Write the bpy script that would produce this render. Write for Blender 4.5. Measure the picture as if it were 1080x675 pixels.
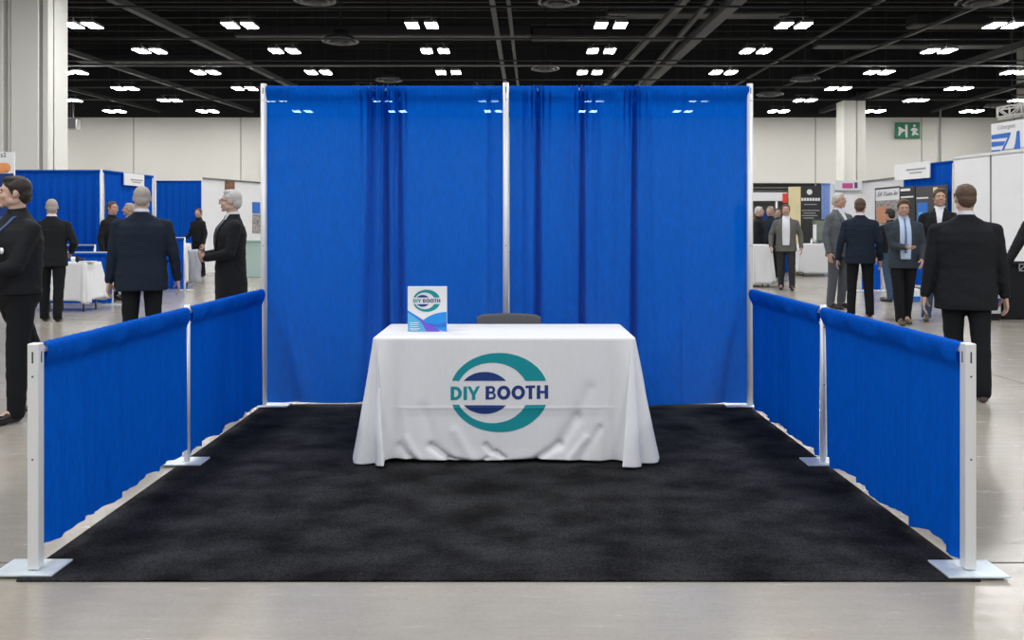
import bpy, bmesh, math, random
from mathutils import Vector, Matrix, noise
from mathutils.bvhtree import BVHTree

for _o in list(bpy.data.objects):
    bpy.data.objects.remove(_o, do_unlink=True)
SC = bpy.context.scene
COL = SC.collection
R = math.radians
PI = math.pi

# ------------------------------------------------------------------ camera
FPX, VX, VY, CH = 878.0, 540.0, 241.0, 1.365      # focal length in px, vanishing point, camera height
cam = bpy.data.cameras.new('camera')
cam_o = bpy.data.objects.new('camera', cam)
COL.objects.link(cam_o)
cam_o.location = (0, 0, CH)
cam_o.rotation_euler = (R(90), 0, 0)
cam.sensor_width = 36
cam.lens = FPX / 1080 * 36
cam.shift_y = -(337.5 - VY) / 1080
cam.clip_end = 200
SC.camera = cam_o

# ------------------------------------------------------------------ world, lights, exposure
SC.view_settings.view_transform = 'Standard'
SC.view_settings.look = 'None'
SC.view_settings.gamma = 1
SC.view_settings.use_curve_mapping = False
SC.view_settings.exposure = 0.0
SC.cycles.use_denoising = True
SC.cycles.max_bounces = 8
SC.cycles.transparent_max_bounces = 12
SC.cycles.sample_clamp_indirect = 8
W = bpy.data.worlds.new('hall_air')
SC.world = W
W.use_nodes = True
W.node_tree.nodes['Background'].inputs[0].default_value = (0.93, 0.97, 1.0, 1)
W.node_tree.nodes['Background'].inputs[1].default_value = 0.26
LAMP = 60.0          # radiance of the ceiling fixtures
def area(name, loc, sx, sy, power, color=(1, .995, .985), rot=(0, 0, 0)):
    l = bpy.data.lights.new(name, 'AREA')
    l.shape = 'RECTANGLE'; l.size = sx; l.size_y = sy; l.energy = power; l.color = color
    o = bpy.data.objects.new(name, l); COL.objects.link(o)
    o.location = loc; o.rotation_euler = rot
    return o
# the high-bay lamps overhead and behind the camera (same grid as the modelled ones ahead)
for _y in (21.5, 15.5, 9.5, 3.5, -2.5, -8.5):
    for _x in ((-12.6, -4.2, 4.2, 12.6) if _y < 20 else (-9.0, -2.5, 4.2, 12.6)):
        area('high_bay_lamp', (_x, _y, 8.0), 1.5, 1.5, 230 if _y > 0 else 300)

def wp(px, py, Y):
    return Vector(((px - VX) * Y / FPX, Y, CH - (py - VY) * Y / FPX))
def wx(px, Y): return (px - VX) * Y / FPX
def wz(py, Y): return CH - (py - VY) * Y / FPX

# ------------------------------------------------------------------ materials
MATS = {}
def mat(name, color, rough=0.6, metal=0.0, spec=0.5, bump=None, var=None, emit=None, sheen=0.0, rvar=None, coat=0):
    if name in MATS: return MATS[name]
    m = bpy.data.materials.new(name); m.use_nodes = True
    nt = m.node_tree; b = nt.nodes['Principled BSDF']
    b.inputs['Base Color'].default_value = (*color, 1)
    b.inputs['Roughness'].default_value = rough
    b.inputs['Metallic'].default_value = metal
    b.inputs['Specular IOR Level'].default_value = spec
    b.inputs['Sheen Weight'].default_value = sheen
    b.inputs['Coat Weight'].default_value = coat
    tc = nt.nodes.new('ShaderNodeTexCoord')
    if var:                                # (scale, amount)
        n = nt.nodes.new('ShaderNodeTexNoise'); n.inputs['Scale'].default_value = var[0]; n.inputs['Detail'].default_value = 5
        nt.links.new(tc.outputs['Object'], n.inputs['Vector'])
        r = nt.nodes.new('ShaderNodeMapRange')
        r.inputs['From Min'].default_value = .3; r.inputs['From Max'].default_value = .7
        r.inputs['To Min'].default_value = 1 - var[1]; r.inputs['To Max'].default_value = 1 + var[1]
        nt.links.new(n.outputs['Fac'], r.inputs['Value'])
        v = nt.nodes.new('ShaderNodeVectorMath'); v.operation = 'SCALE'
        v.inputs[0].default_value = color
        nt.links.new(r.outputs['Result'], v.inputs['Scale'])
        nt.links.new(v.outputs['Vector'], b.inputs['Base Color'])
    if bump:                               # (scale, strength, distance)
        n2 = nt.nodes.new('ShaderNodeTexNoise'); n2.inputs['Scale'].default_value = bump[0]; n2.inputs['Detail'].default_value = 4
        nt.links.new(tc.outputs['Object'], n2.inputs['Vector'])
        bp = nt.nodes.new('ShaderNodeBump'); bp.inputs['Strength'].default_value = bump[1]; bp.inputs['Distance'].default_value = bump[2]
        nt.links.new(n2.outputs['Fac'], bp.inputs['Height'])
        nt.links.new(bp.outputs['Normal'], b.inputs['Normal'])
    if emit:
        b.inputs['Emission Color'].default_value = (*color, 1)
        b.inputs['Emission Strength'].default_value = emit
    MATS[name] = m
    return m

def cloth_mat(name, color, trans=0.25, clear=0.04, weave=900, bumpd=0.0006, streak=.1):
    """woven cloth: diffuse + translucent, with a little open weave that lets light straight through"""
    m = bpy.data.materials.new(name); m.use_nodes = True
    nt = m.node_tree; nt.nodes.clear()
    N, L = nt.nodes.new, nt.links.new
    out = N('ShaderNodeOutputMaterial')
    tc = N('ShaderNodeTexCoord')
    sep = N('ShaderNodeSeparateXYZ'); L(tc.outputs['Object'], sep.inputs[0])
    n = N('ShaderNodeTexNoise'); n.inputs['Scale'].default_value = 60; n.inputs['Detail'].default_value = 3
    mp = N('ShaderNodeMapping'); mp.inputs['Scale'].default_value = (1.0, 1.0, .25)
    L(tc.outputs['Object'], mp.inputs[0]); L(mp.outputs[0], n.inputs['Vector'])
    r = N('ShaderNodeMapRange'); r.inputs['From Min'].default_value = .3; r.inputs['From Max'].default_value = .7
    r.inputs['To Min'].default_value = 1 - streak; r.inputs['To Max'].default_value = 1 + streak
    L(n.outputs['Fac'], r.inputs['Value'])
    sc = N('ShaderNodeVectorMath'); sc.operation = 'SCALE'; sc.inputs[0].default_value = color
    L(r.outputs['Result'], sc.inputs['Scale'])
    bp = N('ShaderNodeBump'); bp.inputs['Strength'].default_value = .5; bp.inputs['Distance'].default_value = bumpd
    nn = N('ShaderNodeTexNoise'); nn.inputs['Scale'].default_value = weave * .25; L(tc.outputs['Object'], nn.inputs['Vector'])
    L(nn.outputs['Fac'], bp.inputs['Height'])
    p = N('ShaderNodeBsdfPrincipled'); L(sc.outputs['Vector'], p.inputs['Base Color'])
    p.inputs['Roughness'].default_value = .85; p.inputs['Specular IOR Level'].default_value = .05
    L(bp.outputs['Normal'], p.inputs['Normal'])
    t = N('ShaderNodeBsdfTranslucent'); L(sc.outputs['Vector'], t.inputs['Color'])
    m1 = N('ShaderNodeMixShader'); m1.inputs[0].default_value = trans
    L(p.outputs[0], m1.inputs[1]); L(t.outputs[0], m1.inputs[2])
    last = m1
    if clear:
        tr = N('ShaderNodeBsdfTransparent'); tr.inputs['Color'].default_value = (.34, .62, 1, 1)
        # open-weave grid: the gaps are a regular fine lattice
        w1 = N('ShaderNodeMath'); w1.operation = 'SINE'
        mz = N('ShaderNodeMath'); mz.operation = 'MULTIPLY'; mz.inputs[1].default_value = 430
        L(sep.outputs['Z'], mz.inputs[0]); L(mz.outputs[0], w1.inputs[0])
        ma = N('ShaderNodeMapRange'); ma.inputs['From Min'].default_value = -1; ma.inputs['From Max'].default_value = 1
        ma.inputs['To Min'].default_value = clear * .7; ma.inputs['To Max'].default_value = clear * 1.3
        L(w1.outputs[0], ma.inputs['Value'])
        m2 = N('ShaderNodeMixShader'); L(ma.outputs['Result'], m2.inputs[0])
        L(m1.outputs[0], m2.inputs[1]); L(tr.outputs[0], m2.inputs[2])
        last = m2
    L(last.outputs[0], out.inputs['Surface'])
    MATS[name] = m
    return m

BLUE = cloth_mat('royal_blue_banjo_cloth', (0.0003, 0.112, 0.60), .20, .034)
BLUE2 = cloth_mat('royal_blue_rail_cloth', (0.0005, 0.098, 0.56), .16, 0.0)
BLUE3 = cloth_mat('deep_blue_booth_cloth', (0.004, 0.09, 0.52), .15, 0.0)
LBLUE = cloth_mat('periwinkle_booth_cloth', (0.25, 0.38, 0.78), .15, 0.0)
WCLOTH = cloth_mat('white_table_linen', (0.88, 0.89, 0.92), .12, 0.0, 1200, .0003, .015)
ALU = mat('brushed_aluminium', (.76, .77, .79), .42, .25, .5, bump=(90, .15, .0006))
STEEL = mat('pale_steel_plate', (.66, .74, .80), .35, .35, .5, var=(14, .08))
SLOT = mat('dark_slot', (.05, .05, .05), .8)
BLACK = mat('black_fabric', (.012, .013, .016), .85, 0, .25, bump=(300, .4, .0006))
WHITE = mat('white_panel', (.87, .88, .91), .5, 0, .4, var=(3, .02))
WFAB = cloth_mat('white_booth_cloth', (.78, .79, .83), .1, 0.0)
DARK = mat('black_paint', (.010, .011, .013), .7, 0, .3)
DGREY = mat('dark_grey_paint', (.030, .032, .035), .6, 0, .4)
MGREY = mat('mid_grey_metal', (.16, .165, .175), .5, .4, .5)
BEAMG = mat('beam_grey', (.055, .058, .064), .6, .2, .4)
CREAM = mat('cream_panel', (.80, .70, .42), .6, var=(2, .12))
CHAIRG = mat('grey_plastic', (.11, .11, .12), .42, 0, .5, bump=(400, .2, .0004))
TEAL = mat('teal_print', (.012, .29, .34), .8, 0, .2)
NAVY = mat('navy_print', (.022, .055, .22), .8, 0, .2)
ORANGE = mat('orange_print', (.85, .33, .12), .6)
REDP = mat('red_print', (.80, .06, .04), .6)
PINK = mat('pink_print', (.62, .10, .34), .6)
BLUEP = mat('bright_blue_print', (.02, .16, .62), .55)
CYANP = mat('sky_blue_print', (.10, .45, .74), .55)
AZURE = mat('azure_print', (.01, .27, .78), .55)
PURPLE = mat('violet_print', (.17, .09, .66), .55)
GREEN = mat('green_sign', (.008, .20, .10), .5)
TEXTW = mat('white_print', (.85, .86, .88), .6)
TEXTG = mat('grey_print', (.35, .36, .38), .6)
BLKP = mat('black_print', (.02, .02, .022), .6)
BROWN = mat('brown_print', (.22, .10, .05), .6, var=(9, .5))
SKYP = mat('photo_print', (.32, .30, .30), .5, var=(14, .6))
SAGE = mat('sage_green_fabric', (.17, .21, .17), .8, var=(5, .1))

# ------------------------------------------------------------------ mesh helpers
def link(o, parent=None):
    COL.objects.link(o)
    if parent is not None: o.parent = parent
    return o
def tag(o, label=None, cat=None, group=None, kind=None):
    if label: o['label'] = label
    if cat: o['category'] = cat
    if group: o['group'] = group
    if kind: o['kind'] = kind
    return o
def empty(name, loc=(0, 0, 0), rz=0.0):
    o = bpy.data.objects.new(name, None); COL.objects.link(o)
    o.location = loc; o.rotation_euler = (0, 0, rz); o.empty_display_size = .2
    return o
def obj(name, bm, m, parent=None, smooth=False, loc=None):
    me = bpy.data.meshes.new(name)
    bmesh.ops.recalc_face_normals(bm, faces=bm.faces)
    bm.to_mesh(me); bm.free()
    if smooth:
        for p in me.polygons: p.use_smooth = True
    for mm in (m if isinstance(m, (list, tuple)) else [m]): me.materials.append(mm)
    o = bpy.data.objects.new(name, me)
    if loc is not None: o.location = loc
    return link(o, parent)
def B(): return bmesh.new()
def box(bm, c, s, bev=0.0, rz=0.0, seg=2):
    r = bmesh.ops.create_cube(bm, size=1.0)
    vs = r['verts']
    bmesh.ops.scale(bm, vec=s, verts=vs)
    if bev > 0:
        es = list({e for v in vs for e in v.link_edges})
        rr = bmesh.ops.bevel(bm, geom=es, offset=bev, segments=seg, affect='EDGES', profile=.5)
        vs = list({v for f in rr['faces'] for v in f.verts} | {v for v in vs if v.is_valid})
    if rz: bmesh.ops.rotate(bm, verts=vs, cent=(0, 0, 0), matrix=Matrix.Rotation(rz, 3, 'Z'))
    bmesh.ops.translate(bm, vec=c, verts=vs)
    return vs
def frame_to(p0, p1):
    d = Vector(p1) - Vector(p0)
    q = Vector((0, 0, 1)).rotation_difference(d.normalized())
    return q.to_matrix().to_4x4(), d.length
def tube(bm, p0, p1, r0, r1=None, seg=16, caps=True):
    r1 = r0 if r1 is None else r1
    M, L = frame_to(p0, p1)
    M = Matrix.Translation((Vector(p0) + Vector(p1)) / 2) @ M
    bmesh.ops.create_cone(bm, cap_ends=caps, segments=seg, radius1=r0, radius2=r1, depth=L, matrix=M)
def bar(bm, p0, p1, w, h, bev=0.0):
    """rectangular bar between two points, h measured upwards"""
    d = Vector(p1) - Vector(p0); L = d.length; d.normalize()
    up = Vector((0, 0, 1)) if abs(d.z) < .95 else Vector((0, 1, 0))
    s = d.cross(up).normalized(); u = s.cross(d).normalized()
    vs = box(bm, (0, 0, 0), (L, w, h), bev)
    M = Matrix((d, s, u)).transposed().to_4x4()
    bmesh.ops.transform(bm, matrix=Matrix.Translation((Vector(p0) + Vector(p1)) / 2) @ M, verts=vs)
def ball(bm, c, r, rot=None, sub=2):
    if not hasattr(r, '__len__'): r = (r, r, r)
    M = Matrix.Translation(c) @ (rot.to_4x4() if rot is not None else Matrix.Identity(4)) @ Matrix.Diagonal((*r, 1))
    bmesh.ops.create_icosphere(bm, subdivisions=sub, radius=1, matrix=M)
def cap(bm, p0, r0, p1, r1, seg=14, sub=2):
    ball(bm, p0, r0, sub=sub); ball(bm, p1, r1, sub=sub)
    if (Vector(p1) - Vector(p0)).length > 1e-5: tube(bm, p0, p1, r0, r1, seg)
def grid(bm, pts, closed_u=False):
    """pts[i][j] -> quads"""
    V = [[bm.verts.new(p) for p in row] for row in pts]
    nu = len(V[0])
    for i in range(len(V) - 1):
        for j in range(nu if closed_u else nu - 1):
            k = (j + 1) % nu
            bm.faces.new((V[i][j], V[i][k], V[i + 1][k], V[i + 1][j]))
    return V
def poly_prism(bm, pts2, place, depth):
    """extrude a 2D outline; place(x, z, d) -> 3D"""
    a = [bm.verts.new(place(x, z, 0)) for x, z in pts2]
    b = [bm.verts.new(place(x, z, depth)) for x, z in pts2]
    bm.faces.new(a); bm.faces.new(b[::-1])
    n = len(a)
    for i in range(n):
        bm.faces.new((a[i], a[(i + 1) % n], b[(i + 1) % n], b[i]))
def text_bm(body, size, shear=0.0, bold=0.0):
    c = bpy.data.curves.new('txt', 'FONT'); c.body = body; c.size = size; c.shear = shear; c.offset = bold
    c.align_x = 'CENTER'; c.align_y = 'CENTER'; c.resolution_u = 3
    o = bpy.data.objects.new('txt', c); COL.objects.link(o)
    bpy.context.view_layer.update()
    me = bpy.data.meshes.new_from_object(o.evaluated_get(bpy.context.evaluated_depsgraph_get()))
    bm = bmesh.new(); bm.from_mesh(me)
    bpy.data.objects.remove(o); bpy.data.curves.remove(c); bpy.data.meshes.remove(me)
    return bm
def flat_text(name, body, size, origin, ux, m, parent, uz=Vector((0, 0, 1)), shear=0, bold=0, depth=.002, sx=1.0):
    """text in the plane through origin spanned by ux (reading direction) and uz; given a thin body"""
    bm = text_bm(body, size, shear, bold)
    ux = Vector(ux).normalized(); nrm = ux.cross(uz).normalized()
    for v in bm.verts: v.co = Vector(origin) + ux * v.co.x * sx + uz * v.co.y + nrm * depth
    return obj(name, bm, m, parent)
def panel(bm, a, b, z0, z1, th=.03, bev=0.0):
    """upright slab from a to b (x,y), its face on the line a-b and its thickness behind it"""
    a = Vector((a[0], a[1], 0)); b = Vector((b[0], b[1], 0)); d = (b - a); L = d.length; d.normalize()
    n = Vector((-d.y, d.x, 0))
    vs = box(bm, (0, 0, 0), (L, th, z1 - z0), bev)
    M = Matrix((d, n, Vector((0, 0, 1)))).transposed().to_4x4()
    bmesh.ops.transform(bm, matrix=Matrix.Translation((a + b) / 2 + n * th / 2 + Vector((0, 0, (z0 + z1) / 2))) @ M, verts=vs)
def hit(px, A, C):
    """point where the sight line of a pixel column meets the plan line A-C"""
    k = (px - VX) / FPX
    ax, ay = A; cx, cy = C
    t = (ax - k * ay) / (k * (cy - ay) - (cx - ax))
    return Vector((ax + t * (cx - ax), ay + t * (cy - ay)))
def G(x, c, w): return math.exp(-((x - c) / w) ** 2)

# =================================================================== SETTING
def struct(name, bm, m, parent=None, smooth=False):
    o = obj(name, bm, m, parent, smooth)
    if parent is None: o['kind'] = 'structure'
    return o

# concrete floor with saw-cut joints
def floor_material():
    m = bpy.data.materials.new('polished_concrete'); m.use_nodes = True
    nt = m.node_tree; b = nt.nodes['Principled BSDF']; N, L = nt.nodes.new, nt.links.new
    tc = N('ShaderNodeTexCoord')
    n1 = N('ShaderNodeTexNoise'); n1.inputs['Scale'].default_value = .45; n1.inputs['Detail'].default_value = 6; n1.inputs['Roughness'].default_value = .6
    L(tc.outputs['Object'], n1.inputs['Vector'])
    mp = N('ShaderNodeMapping'); mp.inputs['Scale'].default_value = (1.6, 9, 1); L(tc.outputs['Object'], mp.inputs[0])
    n2 = N('ShaderNodeTexNoise'); n2.inputs['Scale'].default_value = 2.2; n2.inputs['Detail'].default_value = 8; n2.inputs['Roughness'].default_value = .7
    L(mp.outputs[0], n2.inputs['Vector'])
    n3 = N('ShaderNodeTexNoise'); n3.inputs['Scale'].default_value = 55; n3.inputs['Detail'].default_value = 4
    L(tc.outputs['Object'], n3.inputs['Vector'])
    a = N('ShaderNodeMath'); a.operation = 'ADD'; L(n1.outputs['Fac'], a.inputs[0])
    s2 = N('ShaderNodeMath'); s2.operation = 'MULTIPLY'; s2.inputs[1].default_value = .26; L(n2.outputs['Fac'], s2.inputs[0])
    L(s2.outputs[0], a.inputs[1])
    a2 = N('ShaderNodeMath'); a2.operation = 'MULTIPLY_ADD'; a2.inputs[1].default_value = .22
    L(n3.outputs['Fac'], a2.inputs[0]); L(a.outputs[0], a2.inputs[2])
    cr = N('ShaderNodeValToRGB'); e = cr.color_ramp.elements
    e[0].position = .48; e[0].color = (.265, .240, .200, 1)
    e[1].position = .95; e[1].color = (.43, .405, .355, 1)
    L(a2.outputs[0], cr.inputs[0])
    L(cr.outputs[0], b.inputs['Base Color'])
    rr = N('ShaderNodeMapRange'); rr.inputs['From Min'].default_value = .3; rr.inputs['From Max'].default_value = .7
    rr.inputs['To Min'].default_value = .17; rr.inputs['To Max'].default_value = .29
    L(n2.outputs['Fac'], rr.inputs['Value']); L(rr.outputs[0], b.inputs['Roughness'])
    b.inputs['Specular IOR Level'].default_value = .6
    bp = N('ShaderNodeBump'); bp.inputs['Strength'].default_value = .25; bp.inputs['Distance'].default_value = .002
    L(n2.outputs['Fac'], bp.inputs['Height']); L(bp.outputs['Normal'], b.inputs['Normal'])
    return m
FLOORM = floor_material()
bm = B(); box(bm, (0, 22, -.1), (64, 64, .2)); fl = struct('floor', bm, FLOORM)
bm = B()
for yy in (3.40, 12.4, 21.4, 30.4, 39.4): box(bm, (0, yy, .0006), (64, .009, .0012))
for xx in (-13.5, -4.5, 4.5, 13.5): box(bm, (xx, 22, .0006), (.009, 60, .0012))
jo = obj('expansion_joint', bm, mat('joint_sealant', (.10, .095, .085), .8), fl)

# back wall: pale panels, dark bulkhead above, dark opening low on the right
YB = 52.0
WALLM = mat('painted_wall', (.82, .812, .772), .6, 0, .3, var=(.15, .04))
zt = wz(124, YB)
xo0, xo1, zo = wx(790, YB), wx(872, YB), wz(193, YB)
bm = B()
box(bm, ((-32 + xo0) / 2, YB + .2, zt / 2), (xo0 + 32, .4, zt))
box(bm, ((32 + xo1) / 2, YB + .2, zt / 2), (32 - xo1, .4, zt))
box(bm, ((xo0 + xo1) / 2, YB + .2, (zt + zo) / 2), (xo1 - xo0, .4, zt - zo))
wb = struct('wall_back', bm, WALLM)
bm = B()
for px in (38, 141, 254, 366, 478, 590, 702, 860, 972, 1084):
    box(bm, (wx(px, YB), YB - .012, zt / 2), (.07, .024, zt))
obj('panel_seam', bm, mat('seam_grey', (.46, .455, .43), .7), wb)
bm = B(); tube(bm, (wx(990, YB), YB - .2, 2), (wx(990, YB), YB - .2, zt + .5), .055)
obj('wall_pipe', bm, mat('pipe_grey', (.30, .30, .29), .5), wb)
bm = B(); box(bm, (0, YB + .1, (zt + 13) / 2), (64, .6, 13 - zt)); struct('wall_bulkhead', bm, DARK)
bm = B(); box(bm, ((xo0 + xo1) / 2, YB + 4, zo / 2), (xo1 - xo0 + 4, .3, zo + .6))
struct('wall_alcove', bm, mat('alcove_grey', (.13, .13, .135), .7))
bm = B()
for k in range(4): bar(bm, (xo0 - 1, YB + 1 + k * .7, zo - .25 - k * .16), (xo1 + 1, YB + 1 + k * .7, zo - .25 - k * .16), .3, .07)
struct('trim_1', bm, mat('pale_grey_rail', (.42, .42, .42), .6))

for nm, sx in (('wall_left', -1), ('wall_right', 1)):
    bm = B(); box(bm, (sx * 31.6, 21.5, 6.5), (.4, 61, 13)); struct(nm, bm, WALLM)
# ceiling deck with joists
bm = B(); box(bm, (0, 22, 13.1), (64, 64, .2)); struct('ceiling', bm, mat('deck_black', (.004, .0045, .006), .8))
bm = B()
for k in range(26): box(bm, (0, 14 + k * 1.5, 12.75), (64, .16, .5))
struct('ceiling_joists', bm, mat('joist_black', (.006, .0065, .008), .7))
hb = 7.3
def cb(px, py, h=hb):
    Y = FPX * h / (VY - py); return Vector(((px - VX) * Y / FPX, Y, CH + h))
def beam(pa, pb, w, m, h=hb, hh=None, name='ceiling_beam'):
    a, b_ = cb(*pa, h), cb(*pb, h)
    d = (b_ - a).normalized()
    a2 = a - d * 6 if a.y < b_.y else a + d * 6
    if a.y < b_.y and b_.y + 0 < YB - 1: b_ = b_ + d * min(12, (YB - .4 - b_.y) / max(.05, d.y))
    bm = B(); bar(bm, a2, b_, w, hh or w * .8)
    return struct(name, bm, m)
beam((122, 0), (278, 76), .26, BEAMG)
beam((66, 52), (272, 119), .24, BEAMG)
beam((776, 0), (681, 88), .40, BEAMG)
beam((749, 0), (677, 85), .16, DGREY)
beam((722, 0), (650, 76), .22, mat('duct_black', (.025, .026, .028), .6))
beam((1080, 47), (849, 123), .34, BEAMG)
beam((519, 0), (533, 88), .17, BEAMG)
beam((536, 0), (546, 87), .13, DGREY)
beam((931, 0), (862, 40), .10, DGREY)
beam((1028, 8), (919, 53), .13, DGREY)
beam((1080, 89), (966, 122), .22, DGREY)
beam((70, 93), (192, 123), .2, DGREY)
# cross conduits
for py, r_, m_ in ((69, .05, MGREY), (64, .03, DGREY), (41, .035, DGREY), (7, .04, DGREY), (92, .05, DGREY), (105, .05, DGREY), (84, .03, DGREY)):
    h_ = 7.0; Y = FPX * h_ / (VY - py)
    bm = B(); tube(bm, (-30, Y, CH + h_), (30, Y, CH + h_), r_, seg=8); struct('ceiling_conduit', bm, m_, smooth=True)
# long ducts across the hall, barely lighter than the deck
for (pa, pb, py, hh) in ((250, 560, 34, .5), (560, 740, 36, .45), (860, 1060, 44, .5), (80, 250, 62, .35), (960, 1080, 22, .5), (640, 830, 12, .4), (900, 1010, 100, .3)):
    Y = FPX * 8.3 / (VY - py)
    bm = B(); box(bm, ((wx(pa, Y) + wx(pb, Y)) / 2, Y, CH + 8.3), (wx(pb, Y) - wx(pa, Y), .9, hh), .08)
    struct('ceiling_duct', bm, mat('duct_charcoal', (.014, .015, .017), .55, .3))

# round air diffusers
def diffuser(px, py, rpx, label):
    h_ = 7.0; Y = FPX * h_ / (VY - py); r_ = rpx * Y / FPX
    t = empty('air_diffuser', (wx(px, Y), Y, CH + h_))
    tag(t, label, 'air vent', 'round air diffusers under the ceiling')
    for k, (name, a, z_) in enumerate((('outer_ring', 1, 0), ('middle_ring', .7, -.04), ('inner_cone', .42, -.09))):
        bm = B()
        prof = [(a * r_, z_ + .0), (a * r_ * 1.02, z_ + .02), (a * r_ * .8, z_ + .16), (a * r_ * .78, z_ + .15), (a * r_ * .96, z_)]
        pts = [[(x * math.cos(t_ * 2 * PI / 40), x * math.sin(t_ * 2 * PI / 40), z) for t_ in range(40)] for x, z in prof + [prof[0]]]
        grid(bm, pts, True)
        obj(name, bm, MGREY, t, True)
    bm = B(); tube(bm, (0, 0, .1), (0, 0, .4), r_ * .45, seg=20); tube(bm, (0, 0, .4), (0, 0, 4.13), .03, seg=6); obj('duct_neck', bm, DARK, t, True)
for a_ in ((332, 1, 22, 'round grey air diffuser at the upper edge, left of centre'),
           (359, 44, 19, 'round grey air diffuser above the left blue drape'),
           (410, 85, 14, 'small round air diffuser just over the pleats of the left blue drape'),
           (589, 3, 22, 'round grey air diffuser at the upper edge near the centre'),
           (575, 73, 15, 'small round air diffuser just right of the centre pole top'),
           (849, 84, 15, 'round air diffuser right of the backdrop, above the pale column'),
           (1036, 2, 26, 'large round air diffuser in the upper right corner'),
           (812, 100, 14, 'low round air diffuser beside the right pole of the backdrop'),
           (1052, 112, 13, 'round air diffuser above the white truss at the right')):
    diffuser(*a_)

# pale columns
COLM = mat('column_paint', (.84, .84, .79), .55, 0, .3, var=(.6, .03))
GROOVE = mat('groove_shadow', (.33, .32, .29), .8)
Yc = 22.0
x0, x1 = wx(-40, Yc), wx(66, Yc)
bm = B()
box(bm, ((x0 + wx(52, Yc)) / 2, Yc + .55, 6.5), (wx(52, Yc) - x0, .75, 13), .02)
for a, b_, d in ((13, 42, .32), (46, 52, .30), (7, 9.5, .2), (-40, 4.5, .32)):
    box(bm, ((wx(a, Yc) + wx(b_, Yc)) / 2, Yc + .25 - d / 2, 6.5), (wx(b_, Yc) - wx(a, Yc), d, 13), .015)
c1 = struct('column', bm, COLM)
Yc2 = 46.0
bm = B()
hz = wz(107, Yc2)
for a, b_, d in ((886.5, 899, 1.1), (902, 910.5, .9), (899, 902, .6)):
    box(bm, ((wx(a, Yc2) + wx(b_, Yc2)) / 2, Yc2 + .6 - d / 2, hz / 2), (wx(b_, Yc2) - wx(a, Yc2), d, hz), .01)
struct('column', bm, COLM)

# green exit sign
Ye = 51.8
t = empty('exit_sign', (wx(957, Ye), Ye, wz(137.5, Ye)))
tag(t, 'green emergency exit sign with white pictograms high on the back wall', 'sign')
wS, hS = 26 * Ye / FPX, 17 * Ye / FPX
bm = B(); box(bm, (0, 0, 0), (wS, .1, hS), .02); obj('sign_panel', bm, GREEN, t)
def sgn(pts, name):
    bm = B()
    poly_prism(bm, [((x - 328) / 500 * wS, -(y - 335) / 322 * hS) for x, y in pts], lambda x, z, d: (x, -.055 - d, z), .012)
    return obj(name, bm, TEXTW, t)
sgn([(130, 270), (160, 265), (215, 300), (270, 325), (275, 350), (215, 375), (185, 405), (170, 440), (130, 440), (140, 380), (145, 330)], 'arrow')
sgn([(275, 225), (322, 225), (322, 480), (285, 480), (275, 400)], 'door_edge')
bm = B(); ball(bm, ((462 - 328) / 500 * wS, -.06, (335 - 245) / 322 * hS), (.09, .02, .09)); obj('runner_head', bm, TEXTW, t, True)
sgn([(385, 320), (430, 285), (500, 290), (535, 330), (500, 350), (495, 385), (545, 410), (530, 435), (470, 415), (440, 440), (410, 440), (420, 385), (430, 345), (395, 345)], 'runner_body')
bm = B()
for s in (-1, 1): bar(bm, (s * wS * .35, .05, .1), (s * wS * .35, .19, .1), .05, .05)
obj('wall_bracket', bm, DGREY, t)

# fire/sensor box on the left of the back wall, beside the big column
t = empty('wall_heater', (wx(77, 48), 48, wz(131, 48)))
tag(t, 'small silver unit heater hung under the ceiling beside the left column', 'heater')
bm = B(); box(bm, (0, 0, 0), (.62, .5, .62), .04); obj('casing', bm, mat('galvanised', (.45, .46, .47), .4, .5), t)
bm = B()
for k in range(5): box(bm, (0, -.26, -.2 + k * .1), (.5, .02, .03))
obj('louvre', bm, MGREY, t)
bm = B(); tube(bm, (0, 0, .3), (0, 0, 1.2), .05, seg=8); tube(bm, (-.15, 0, .3), (-.15, 0, 1.2), .02, seg=6); obj('hanger', bm, MGREY, t)

# ---------------------------------------------------------------- ceiling lights
LENS = mat('lamp_lens', (1.0, .99, .965), .5, emit=LAMP)
HOUS = mat('lamp_housing', (.12, .12, .125), .5, .3)
HL = 6.8
def build_light():
    t = empty('ceiling_light')
    for s in (-1, 1):
        bm = B(); box(bm, (s * .325, 0, .06), (.41, .82, .1), .02)
        tube(bm, (s * .325, 0, .11), (s * .325, 0, .3), .03, seg=8)
        h = obj('lamp_housing', bm, HOUS, t)
        for q in (-1, 1):
            bm = B(); box(bm, (s * .325, q * .195, 0), (.385, .35, .03), .008); l = obj('lens', bm, LENS, h)
    bm = B(); bar(bm, (-.5, 0, .3), (.5, 0, .3), .05, .05)
    for s in (-1, 1): tube(bm, (s * .3, 0, .3), (s * .3, 0, 3.0), .008, seg=6)
    obj('suspension', bm, DGREY, t)
    return t
def copy_tree(o, parent=None):
    c = o.copy(); COL.objects.link(c)
    if parent is not None: c.parent = parent
    for ch in o.children: copy_tree(ch, c)
    return c
ROWS = [(27, [87, 253, 445, 644, 837, 1059], 'nearest visible'),
        (54, [158, 300, 459, 634, 797, 990], 'second'),
        (76.5, [76, 217, 336, 473, 622, 763, 927, 1072], 'third'),
        (93.5, [-6, 132, 258, 384, 510, 636, 760, 884, 1011], 'fourth'),
        (106, [73, 179, 291, 403, 515, 627, 738, 849, 966, 1077], 'fifth'),
        (117.5, [22, 121, 219, 319, 419, 520, 620, 720, 821, 922, 1025], 'farthest')]
ORD = ['leftmost', 'second from left', 'third from left', 'fourth from left', 'fifth from left', 'sixth from left',
       'seventh from left', 'eighth from left', 'ninth from left', 'tenth from left', 'eleventh from left']
proto = None
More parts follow.
